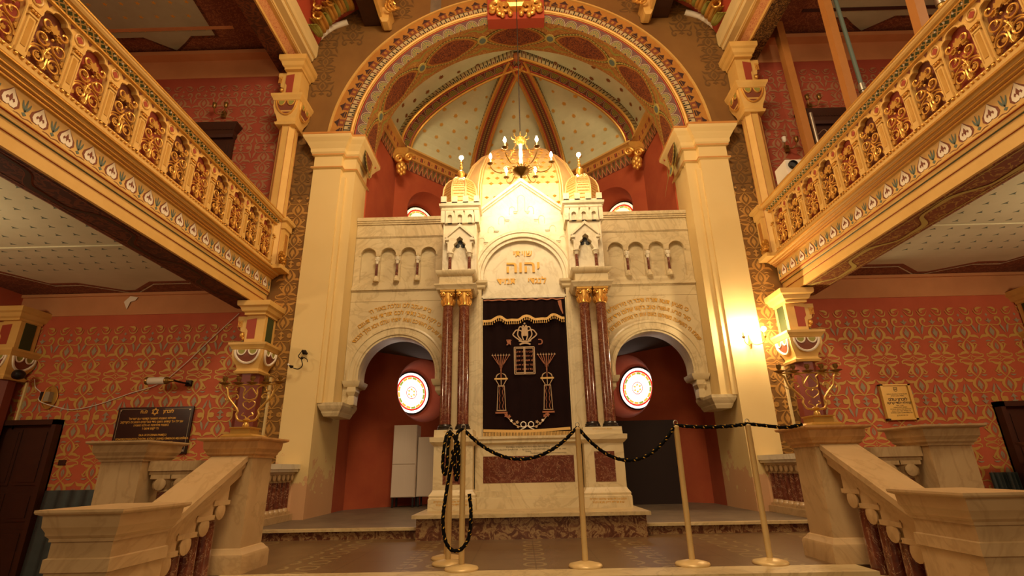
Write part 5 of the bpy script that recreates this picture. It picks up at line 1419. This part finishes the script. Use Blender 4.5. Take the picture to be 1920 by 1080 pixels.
# ================================================================ rope barrier
POSTS = [(-.545, 4.21, 'front brass rope post of the cluster of three by the left ark columns'), (-.675, 4.44, 'middle brass rope post of the cluster of three, carrying the knotted rope'), (-.725, 4.70, 'brass rope post at the back of the cluster of three, left of the ark base'),
         (.371, 4.25, 'brass rope post standing before the centre right of the ark base'), (1.158, 4.24, 'brass rope post standing in front of the right arch passage'), (1.734, 4.25, 'brass rope post nearest the newel with the yellow plaque behind')]
P0 = None
for x, y, lab in POSTS:
    t = thing('rope_post', (x, y, .002), lab, 'barrier post', 'brass rope barrier posts')
    mb = MB(); mb.lathe(x, y, [(.125, .002), (.127, .008), (.12, .02), (.06, .034), (.028, .04)], 28); mb.build('base', M['brass_post'], t, smooth=50)
    mb = MB(); mb.lathe(x, y, [(.022, .038), (.0215, .98), (.023, .982), (.023, .992), (.012, 1.0)], 16); mb.build('pole', M['brass_post'], t, smooth=50)
    mb = MB(); mb.tube([(x+.016*math.cos(a), y, 1.018+.02*math.sin(a)) for a in [2*PI*k/14 for k in range(14)]], .0035, 5, closed=True); mb.build('hook_ring', M['steel'], t, smooth=60)
def ropeobj(name, pts, label, r=.0135):
    L = spl(pts, 10); mb = MB(); n = 8; u = 0; rows = []; P = [Vector(p) for p in L]; up = None; uvr = []
    for i in range(len(P)):
        a = P[max(i-1, 0)]; b = P[min(i+1, len(P)-1)]; t = (b-a).normalized()
        if up is None: up = Vector((0, 1, 0))
        sd = t.cross(up); sd = sd.normalized() if sd.length > 1e-4 else Vector((1, 0, 0)); up = sd.cross(t).normalized()
        if i: u += (P[i]-P[i-1]).length
        rr = r*(1+.12*math.sin(u*160))
        rows.append([tuple(P[i]+(sd*math.cos(2*PI*k/n)+up*math.sin(2*PI*k/n))*rr) for k in range(n+1)]); uvr.append([(u, k/n) for k in range(n+1)])
    mb.grid(rows, 0, uv=uvr)
    return tagit(mb.build(name, M['rope'], smooth=80), label, 'rope', 'black and gold barrier ropes')
def sag(a, b, d, n=8):
    return [(a[0]+(b[0]-a[0])*i/n, a[1]+(b[1]-a[1])*i/n, a[2]+(b[2]-a[2])*i/n-d*(1-(2*i/n-1)**2)) for i in range(n+1)]
ropeobj('barrier_rope', sag((-.545, 4.21, 1.0), (.371, 4.25, 1.0), .235), 'black rope with gold flecks sagging before the red marble panel of the ark')
ropeobj('barrier_rope', sag((.371, 4.25, 1.0), (1.158, 4.24, 1.0), .26), 'black rope with gold flecks sagging before the dark right arch passage')
ropeobj('barrier_rope', sag((1.158, 4.24, 1.0), (1.734, 4.25, 1.0), .02), 'black rope with gold flecks stretched level between the two rightmost posts')
ropeobj('barrier_rope', [(1.734, 4.25, 1.0), (1.85, 4.24, .985), (2.0, 4.22, .965), (2.10, 4.20, .975), (2.14, 4.20, .985)], 'short black rope end reaching from the last post onto the newel cap')
ropeobj('barrier_rope', [(-.545, 4.20, 1.0), (-.585, 4.18, .97), (-.60, 4.16, .85), (-.60, 4.16, .70), (-.585, 4.17, .62), (-.575, 4.18, .72), (-.585, 4.2, .9), (-.61, 4.22, .84), (-.64, 4.2, .70), (-.67, 4.18, .5), (-.685, 4.17, .34), (-.66, 4.16, .20), (-.61, 4.16, .14), (-.545, 4.15, .145), (-.49, 4.17, .22), (-.475, 4.18, .38), (-.49, 4.19, .52)], 'long black rope hanging in a big loop around the front left posts')
ropeobj('barrier_rope', [(-.675, 4.42, 1.0), (-.70, 4.36, .96), (-.715, 4.33, .84), (-.72, 4.33, .72), (-.70, 4.33, .66), (-.685, 4.33, .74), (-.68, 4.34, .9), (-.66, 4.38, .98), (-.61, 4.33, .9), (-.60, 4.32, .82), (-.62, 4.31, .80), (-.64, 4.31, .83), (-.60, 4.31, .86)], 'knotted black rope hung doubled on the middle left post')
# ================================================================ chandelier
CH = thing('chandelier', (0, 5.9, 4.35), 'lit brass chandelier with six candle bulbs hanging in front of the ark gable', 'chandelier')
X, Y = .0, 5.9
mb = MB(); mb.tube([(X, Y, 4.98), (X, Y, 9.4)], .007, 6); mb.build('hanging_rod', M['iron'], CH)
mb = MB(); mb.lathe(X, Y, [(.005, 4.33), (.02, 4.345), (.012, 4.365), (.05, 4.385), (.10, 4.42), (.115, 4.445), (.10, 4.46), (.04, 4.47), (.03, 4.50), (.035, 4.52), (.02, 4.54)], 18)
for k in range(16):
    a = k*PI/8; mb.tube([(X+.09*math.cos(a), Y+.09*math.sin(a), 4.44), (X+.14*math.cos(a), Y+.14*math.sin(a), 4.455)], [.008, .006], 5); mb.ball((X+.145*math.cos(a), Y+.145*math.sin(a), 4.457), .010, 6, 4)
mb.build('bowl', M['brass_dk'], CH, smooth=50)
mb = MB(); mb.lathe(X, Y, [(.02, 4.54), (.026, 4.60), (.02, 4.64), (.03, 4.70), (.022, 4.78), (.028, 4.84), (.02, 4.88)], 12); mb.build('stem', M['white_p'], CH, smooth=60)
mb = MB(); mb.lathe(X, Y, [(.02, 4.86), (.055, 4.875), (.075, 4.90), (.07, 4.92), (.075, 4.94), (.05, 4.965), (.02, 4.98)], 16)
for k in range(8):
    a = k*PI/4; mb.tube([(X+.07*math.cos(a), Y+.07*math.sin(a), 4.93), (X+.115*math.cos(a), Y+.115*math.sin(a), 4.95), (X+.12*math.cos(a), Y+.12*math.sin(a), 4.985)], [.006, .008, .003], 5)
mb.build('crown', M['brass'], CH, smooth=60)
for k in range(6):
    a = math.radians(-90+30+60*k)
    rr = .41; d = (math.cos(a), math.sin(a)); P = lambda r, z: (X+d[0]*r, Y+d[1]*r, z)
    mb = MB(); mb.tube(spl([P(.03, 4.49), P(.10, 4.52), P(.17, 4.47), P(.25, 4.42), P(.34, 4.44), P(.40, 4.50), P(rr, 4.555)], 5), .0075, 6)
    mb.tube(spl([P(.20, 4.44), P(.23, 4.49), P(.19, 4.52), P(.16, 4.50)], 4), .005, 5)
    arm = mb.build('arm', M['brass'], CH, smooth=60)
    mb = MB(); mb.lathe(P(rr, 0)[0], P(rr, 0)[1], [(.01, 4.55), (.04, 4.562), (.042, 4.568), (.012, 4.572)], 12); mb.build('drip_pan', M['brass_dk'], arm, smooth=50)
    mb = MB(); mb.lathe(P(rr, 0)[0], P(rr, 0)[1], [(.011, 4.57), (.011, 4.645)], 10); mb.build('candle_tube', M['white_p'], arm, smooth=60)
    mb = MB(); mb.lathe(P(rr, 0)[0], P(rr, 0)[1], [(.008, 4.645), (.019, 4.665), (.021, 4.68), (.012, 4.71), (.003, 4.73)], 10); mb.build('bulb', M['bulb_ch'], arm, smooth=80)
for k in range(3):
    a = math.radians(-20+120*k); mb = MB(); d = (math.cos(a), math.sin(a))
    for j in range(15):
        t_ = j/14; r = .06+.20*t_**1.3; z = 4.90-.44*t_; c = (X+d[0]*r, Y+d[1]*r, z)
        mb.tube([(c[0]+(.009*math.cos(q) if j % 2 else 0), c[1]+(0 if j % 2 else .009*math.cos(q)), c[2]+.018*math.sin(q)) for q in [2*PI*i/8 for i in range(8)]], .003, 4, closed=True)
    mb.build('chain', M['brass'], CH, smooth=60)
# ================================================================ wall lamps and small fittings
t = thing('wall_sconce', (3.2, 7.2, 2.25), 'lit two-arm wall lamp glaring on the front of the right cream pilaster', 'wall lamp')
mb = MB(); mb.lathe(3.245, 7.245, [(.035, -.01), (.03, .0), (.01, .012)], 12, axis='y', cz=2.33); mb.box(3.235, 3.255, 7.22, 7.255, 2.25, 2.45); mb.build('back_plate', M['brass'], t)
for q in (-1, 1):
    mb = MB(); mb.tube(spl([(3.245, 7.22, 2.33), (3.245+q*.06, 7.16, 2.29), (3.245+q*.13, 7.10, 2.31), (3.245+q*.15, 7.08, 2.37)], 5), .006, 6); arm = mb.build('arm', M['brass'], t, smooth=60)
    mb = MB(); mb.lathe(3.245+q*.15, 7.08, [(.008, 2.365), (.025, 2.385), (.027, 2.395), (.011, 2.40), (.011, 2.46)], 10); mb.build('candle_cup', M['brass'], arm, smooth=50)
    mb = MB(); mb.ball((3.245+q*.15, 7.08, 2.50), .036, 10, 8); mb.build('bulb', M['bulb_sc'], arm, smooth=80)
t = thing('wall_bracket', (-3.2, 7.2, 2.05), 'broken dark wall lamp bracket hanging crooked on the left cream pilaster', 'wall lamp')
mb = MB(); mb.lathe(-3.20, 7.245, [(.035, -.02), (.03, .0)], 10, axis='y', cz=2.34); mb.tube([(-3.23, 7.22, 2.36), (-3.15, 7.20, 2.31)], .02, 6); mb.build('mount', M['iron'], t)
mb = MB(); mb.tube(spl([(-3.235, 7.20, 2.34), (-3.255, 7.17, 2.27), (-3.20, 7.15, 2.22), (-3.17, 7.14, 2.13), (-3.21, 7.13, 2.08), (-3.27, 7.12, 2.085), (-3.31, 7.12, 2.11)], 5), .007, 6); mb.ball((-3.19, 7.15, 2.24), .022, 8, 5); mb.tube(spl([(-3.17, 7.16, 2.25), (-3.12, 7.15, 2.22), (-3.10, 7.14, 2.18)], 4), .006, 5); mb.build('arm', M['iron'], t, smooth=60)
mb = MB(); mb.lathe(-3.315, 7.12, [(.010, 2.09), (.028, 2.11), (.03, 2.125), (.012, 2.13)], 8); mb.tube([(-3.33, 7.12, 2.12), (-3.365, 7.12, 2.145)], .011, 8); mb.build('candle_cup', M['iron'], t)
mb = MB(); mb.tube([(-3.345, 7.119, 2.13), (-3.37, 7.119, 2.15)], .013, 8); mb.build('white_socket', M['white_pl'], t)
# white cylinder lamp under the left gallery
t = thing('cylinder_lamp', (-5.13, 7.05, 1.9), 'white cylindrical lamp with dark socket fixed to the wall above the black plaque', 'lamp')
mb = MB(); mb.lathe(-5.27, 7.05, [(.045, 0), (.05, .01), (.05, .235), (.045, .25)], 18, axis='x', cz=1.94); mb.build('shade', M['white_pl'], t, smooth=50)
mb = MB(); mb.lathe(-5.30, 7.05, [(.052, 0), (.054, .02), (.05, .035)], 18, axis='x', cz=1.94); mb.lathe(-5.03, 7.05, [(.05, 0), (.052, .02), (.04, .05), (.025, .06), (.02, .12)], 14, axis='x', cz=1.94); mb.build('socket', M['brass_dk'], t, smooth=50)
mb = MB(); mb.tube([(-4.92, 7.05, 1.94), (-4.88, 7.2, 1.93), (-4.86, 7.33, 1.94)], .014, 6); mb.box(-4.90, -4.82, 7.29, 7.33, 1.90, 1.98); mb.build('arm', M['iron'], t, smooth=50)
# oval brass lantern
t = thing('wall_lantern', (-6.85, 7.25, 1.62), 'oval brass wall lantern with rectangular glass between door and black plaque', 'wall lamp')
mb = MB(); f = lambda u, v, w: (-6.85+u, 7.325-w, 1.78+v)
mb.prism(arcpts(0, 0, .105, 0, 2*PI, 28, .16)[:-1], f, 0, .012); mb.tube([f(p[0], p[1], .014) for p in arcpts(0, 0, .105, 0, 2*PI, 28, .16)[:-1]], .010, 6, closed=True); mb.build('back_plate', M['brass'], t, smooth=50)
mb = MB(); mb.box(-6.93, -6.80, 7.24, 7.31, 1.71, 1.85, 0); mb.build('glass_box', M['paper_grey'], t)
mb = MB(); mb.tube([(-6.94, 7.235, 1.71), (-6.79, 7.235, 1.71)], .008, 6); mb.tube([(-6.885, 7.235, 1.71), (-6.87, 7.235, 1.87), (-6.86, 7.25, 1.91)], .008, 6); mb.build('frame', M['brass'], t)
mb = MB(); mb.box(-6.93, -6.885, 7.232, 7.238, 1.72, 1.85); mb.build('dark_pane', M['black'], t)
mb = MB(); mb.tube(spl([(-7.15, 7.31, 2.05), (-7.10, 7.31, 1.93), (-7.0, 7.31, 1.85), (-6.90, 7.22, 1.72), (-6.7, 7.31, 1.64), (-6.45, 7.31, 1.60), (-6.1, 7.31, 1.67), (-5.7, 7.31, 1.81), (-5.3, 7.31, 1.94), (-5.0, 7.31, 2.2), (-4.65, 7.31, 2.6), (-4.3, 7.31, 2.98)], 6), .006, 5)
tagit(mb.build('loose_cable', M['white_pl']), 'pale cable drooping across the red wall past lantern and cylinder lamp', 'cable')
mb = MB(); mb.lathe(-7.10, 6.93, [(.03, 0), (.065, .03), (.07, .09), (.05, .14), (.02, .16)], 14, axis='y', cz=2.06); tagit(mb.build('floodlight', M['black'], smooth=50), 'small round black spotlight on the red column above the left door', 'spotlight')
# plaques
PL = thing('memorial_plaque', (-5.25, 7.3, .97), 'black stone memorial plaque with six-pointed star and gold writing', 'plaque')
mb = MB(); mb.box(-5.78, -4.71, 7.288, 7.318, .97, 1.61); mb.build('slab', M['plaque_b'], PL)
mb = MB(); f = fF(7.288)
for a, b in (((-5.75, 1.0), (-4.74, 1.0)), ((-4.74, 1.0), (-4.74, 1.58)), ((-4.74, 1.58), (-5.12, 1.58)), ((-5.38, 1.58), (-5.75, 1.58)), ((-5.75, 1.58), (-5.75, 1.0))): ribbon(mb, [a, b], [.006]*2, f, .002, 1)
for q in (0, 1): 
    tr = [(-5.25+.052*math.cos(PI/2+q*PI+2*PI*k/3), 1.545+.052*math.sin(PI/2+q*PI+2*PI*k/3)) for k in range(4)]
    for a, b in zip(tr[:-1], tr[1:]): ribbon(mb, [a, b], [.009]*2, f, .003+q*.001, 0)
textmb(mb, 'לזכרון', .062, f, 0, .003, 0, -5.06, 1.545, bold=.03); textmb(mb, 'נצח', .062, f, 0, .003, 0, -5.41, 1.545, bold=.03)
for t_, sz, zz in (('תהילת השנות השואה קדושי עם ישראל', .042, 1.45), ('שנפלו על קידוש השם בידי הגרמנים הנאצים בקרקוב', .042, 1.405), ('בשנות מלחמת העולם השניה', .042, 1.36), ('ה׳ יקום דמם !', .042, 1.315)): textmb(mb, t_, sz, f, 0, .003, 0, -5.27, zz, bold=.02)
for t_, sz, zz in (('DLA UCZCZENIA PAMIĘCI', .038, 1.225), ('POMORDOWANYCH ŻYDÓW, KTÓRZY ZGINĘLI ŚMIERCIĄ MĘCZEŃSKĄ', .036, 1.175), ('Z RĄK NIEMIECKICH W LATACH 1939-1945', .036, 1.125)): textmb(mb, t_, sz, f, 0, .003, 0, -5.22, zz, heb=False, bold=.02, sx=.86)
textmb(mb, 'KRAKÓW', .03, f, 0, .003, 0, -4.86, 1.06, heb=False, bold=.02)
mb.build('inscription', [M['letters'], M['paper_grey']], PL)
for x, z in ((-5.735, 1.565), (-4.755, 1.565), (-5.735, 1.015), (-4.755, 1.015)):
    b = MB(); b.lathe(x, 7.286, [(.010, -.006), (.010, .002)], 8, axis='y', cz=z); b.build('screw', M['steel'], PL)
PL = thing('brass_plaque', (5.16, 7.3, 1.22), 'yellow brass plaque in a frame with dark Hebrew writing', 'plaque')
mb = MB(); mb.box(4.965, 5.36, 7.29, 7.325, 1.235, 1.70); mb.build('plate', M['plaque_y'], PL)
mb = MB(); mb.box(4.955, 4.99, 7.27, 7.325, 1.225, 1.71); mb.box(5.335, 5.37, 7.27, 7.325, 1.225, 1.71); mb.box(4.955, 5.37, 7.27, 7.325, 1.69, 1.71); mb.box(4.955, 5.37, 7.27, 7.325, 1.225, 1.245); mb.build('frame', M['plaque_y'], PL)
mb = MB(); mb.box(4.953, 4.985, 7.265, 7.33, 1.222, 1.24); mb.box(4.953, 4.97, 7.265, 7.33, 1.70, 1.713); mb.build('frame_corner', M['black'], PL)
mb = MB(); f = fF(7.29)
textmb(mb, 'לזכרון עולם', .055, f, 0, .002, 0, 5.165, 1.50, bold=.03); textmb(mb, 'קהילת יהודי קרקוב', .044, f, 0, .002, 0, 5.165, 1.455, bold=.025)
for t_, sz, zz in (('מדינת ישראל והסוכנות היהודית', .022, 1.575), ('משרד החוץ ירושלים', .022, 1.55), ('תש״ה - תש״י', .02, 1.42), ('בשנות הזעם והשואה', .022, 1.395), ('מאת ארגון יוצאי קרקוב והסביבה', .022, 1.37), ('בני הקהילה אשר נספו בשואה', .022, 1.345), ('ובני משפחותיהם בארץ ובתפוצות', .022, 1.32), ('יהי זכרם ברוך', .028, 1.285)): textmb(mb, t_, sz, f, 0, .0015, 0, 5.17, zz, bold=.0)
for a, b in (((5.14, 1.665), (5.19, 1.665)), ((5.14, 1.665), (5.145, 1.62)), ((5.19, 1.665), (5.185, 1.62)), ((5.145, 1.62), (5.165, 1.61)), ((5.185, 1.62), (5.165, 1.61))): ribbon(mb, [a, b], [.006]*2, f, .002, 0)
for k in range(-2, 3): ribbon(mb, [(5.165+k*.006, 1.63+.0), (5.165+k*.008, 1.652)], [.003]*2, f, .002, 0)
mb.build('inscription', M['ink'], PL)
# ================================================================ cupboards, sheets, lectern
for x0, x1, y, z0, z1, lab, sp in ((-2.29, -1.89, 9.15, .27, 1.44, 'tall pale laminate cabinet behind the left arch passage', .79), (-1.88, -1.50, 9.25, .27, 1.24, 'shorter pale laminate cabinet beside the tall one behind the left arch passage', None)):
    t = thing('cabinet', ((x0+x1)/2, y, .11), lab, 'cabinet', 'pale cabinets behind the left arch')
    mb = MB(); mb.box(x0, x1, y, y+.35, z0, z1); mb.build('body', M['wood_cab'], t)
    for a, b in (((z0+.01, sp), (sp+.01, z1-.005)) if sp else ((z0+.01, z1-.005),)):
        mb = MB(); mb.box(x0+.008, x1-.008, y-.018, y-.001, a, b); mb.build('door', M['wood_cab'], t)
    for lx in (x0+.03, x1-.03):
        for ly in (y+.03, y+.32): mb = MB(); mb.box(lx-.015, lx+.015, ly-.015, ly+.015, .112, z0); mb.build('leg', M['black'], t)
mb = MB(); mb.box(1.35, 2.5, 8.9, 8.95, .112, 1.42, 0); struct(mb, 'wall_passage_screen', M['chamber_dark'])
for s, x0, x1, z1, nm in ((-1, 5.2, 6.5, .53, 'left'), (1, 6.05, 6.42, .53, 'right')):
    T = (lambda s: lambda p: (s*p[0], p[1], p[2]))(s); mb = MB(T); rows = []
    for i in range(25): u = x0+(x1-x0)*i/24; rows.append([(u, 7.22+.03*math.sin(i*1.9)-.05*(1-z/1.2), -.74+z) for z in [k*(z1+.74)/8 for k in range(9)]])
    mb.grid(rows, 0); tagit(mb.build('plastic_sheet', M['plastic_sheet'], smooth=80), 'dark blue-grey sheet hung along the foot of the '+nm+' red wall', 'sheet')
t = thing('lectern', (6.45, 6.4, -.745), 'dark sloping lectern at the right edge of the picture near the dark door', 'lectern')
mb = MB(); mb.box(6.15, 6.75, 6.2, 6.65, -.745, .62); mb.build('body', M['black'], t)
mb = MB(); mb.add([(6.08, 6.1, .60), (6.82, 6.1, .60), (6.82, 6.75, .86), (6.08, 6.75, .86), (6.08, 6.1, .63), (6.82, 6.1, .63), (6.82, 6.75, .89), (6.08, 6.75, .89)], [(0, 1, 2, 3), (4, 5, 6, 7), (0, 1, 5, 4), (1, 2, 6, 5), (2, 3, 7, 6), (3, 0, 4, 7)]); mb.build('slanted_top', M['wood_d'], t)
mb = MB(); mb.lathe(2.86, 4.62, [(.045, .003), (.045, .012), (.016, .02), (.016, .50), (.022, .505), (.022, .53), (.013, .54), (.024, .56), (.022, .585), (.008, .595)], 14); tagit(mb.build('white_stand', M['white_pl'], smooth=50), 'slim white stand with rounded knob seen between the right balusters', 'stand')
# camera box on the right gallery rail
t = thing('projector_box', (3.86, 6.2, 4.475), 'grey white loudspeaker box with round black lens on the right gallery rail', 'projector')
mb = MB(); mb.box(3.70, 3.99, 6.2, 6.5, 4.475, 4.70); mb.build('housing', M['white_pl'], t)
mb = MB(); mb.lathe(3.79, 6.2, [(.062, .0), (.066, -.03), (.055, -.045), (.05, -.02)], 18, axis='y', cz=4.61); mb.build('lens', M['black'], t, smooth=50)
# timber props and steel props on the right gallery
PR = [((4.63, 7.0, 3.66), (4.60, 7.0, 8.0), .06), ((4.58, 5.9, 3.66), (4.55, 5.75, 8.0), .055), ((4.60, 4.7, 3.66), (4.57, 4.35, 8.0), .055)]
for k, (a, b, w_) in enumerate(PR):
    mb = MB(); rows = [[(p[0]+dx*w_, p[1]+dy*w_, p[2]) for dx, dy in ((-1, -1), (1, -1), (1, 1), (-1, 1))] for p in (a, b)]
    mb.grid(rows, 0, cu=True); mb.add(rows[0], [(0, 1, 2, 3)]); mb.add(rows[1], [(0, 1, 2, 3)])
    tagit(mb.build('timber_prop', M['wood_p']), ['orange timber prop standing beside the ochre column on the right gallery', 'orange timber prop with the wired steel tube beside it on the right gallery', 'orange timber prop beside the steel tube with yellow sticker on the right gallery'][k], 'prop', 'timber props on the right gallery')
for k, (x, y, z1) in enumerate(((4.74, 6.95, 6.05), (4.78, 5.85, 7.95), (4.78, 4.45, 7.95))):
    lab = ['short steel tube prop in front of the upper right door', 'tall steel tube prop with wire loop on the right gallery', 'tall steel tube prop with yellow sticker at the top right'][k]
    t = thing('steel_prop', (x, y, 3.55), lab, 'prop', 'steel props on the right gallery')
    mb = MB(); mb.lathe(x, y, [(.06, 3.55), (.06, 3.56), (.035, 3.565), (.035, 5.6 if k else 5.3)], 14); mb.build('outer_tube', M['steel'], t, smooth=60)
    mb = MB(); mb.lathe(x, y, [(.028, 5.2), (.028, z1+(.05 if k else 0))], 14); mb.build('inner_tube', M['steel'] if k != 1 else M['blue_l'], t, smooth=60)
    mb = MB(); mb.lathe(x, y, [(.05, 5.55 if k else 5.25), (.05, 5.66 if k else 5.33)], 14); mb.tube(spl([(x, y-.05, 5.6), (x+.10, y-.07, 5.68), (x+.16, y-.05, 5.6), (x+.06, y-.05, 5.52)], 5), .006, 5); mb.build('collar', M['steel'], t, smooth=50)
    if k == 2: mb = MB(); mb.lathe(x, y, [(.0365, 5.30), (.0365, 5.55)], 14, caps=False); mb.build('yellow_sticker', M['plaque_y'], t)
# upper wall lamps
for s, x, z, lab in ((1, 4.45, 5.62, 'small two-arm wall lamp on the upper right red wall, beside the ochre column'), (1, 5.0, 6.45, 'brass wall lamp above the upper right door, half behind the handrail'), (-1, 5.15, 6.62, 'brass wall lamp over the upper left dark door')):
    t = thing('wall_lamp', (s*x, 7.25, z), lab, 'wall lamp', 'small wall lamps upstairs')
    mb = MB(); mb.box(s*x-.03, s*x+.03, 7.28, 7.33, z-.06, z+.06); mb.tube(spl([(s*x, 7.28, z), (s*x-.08, 7.2, z-.05), (s*x-.10, 7.16, z+.03)], 5), .008, 5); mb.tube(spl([(s*x, 7.28, z), (s*x+.06, 7.2, z-.05), (s*x+.10, 7.16, z+.03)], 5), .008, 5); mb.build('arm', M['brass_dk'], t)
    for q in (-1, 1): mb = MB(); mb.lathe(s*x+q*.10, 7.16, [(.01, z+.03), (.03, z+.05), (.035, z+.13), (.03, z+.135)], 12); mb.build('shade', M['white_pl'] if q < 0 and x < 4.6 else M['brass_dk'], t, smooth=50)
mb = MB(); mb.box(-6.72, -6.62, 7.315, 7.33, .98, 1.05); mb.v = [(p[0]+.24, p[1], p[2]-.13) for p in mb.v]; tagit(mb.build('wall_switch', M['wood_d']), 'small brown square plate on the red wall beside the left door', 'switch')
mb = MB(); f = fF(7.328); mb.prism([(-6.03, 3.08), (-6.0, 3.2), (-5.93, 3.22), (-5.9, 3.27), (-6.02, 3.29), (-6.10, 3.2)], lambda u, v, w: (u, 7.30-w, v), 0, .004); struct(mb, 'trim_peeling_paint', M['white_p'])
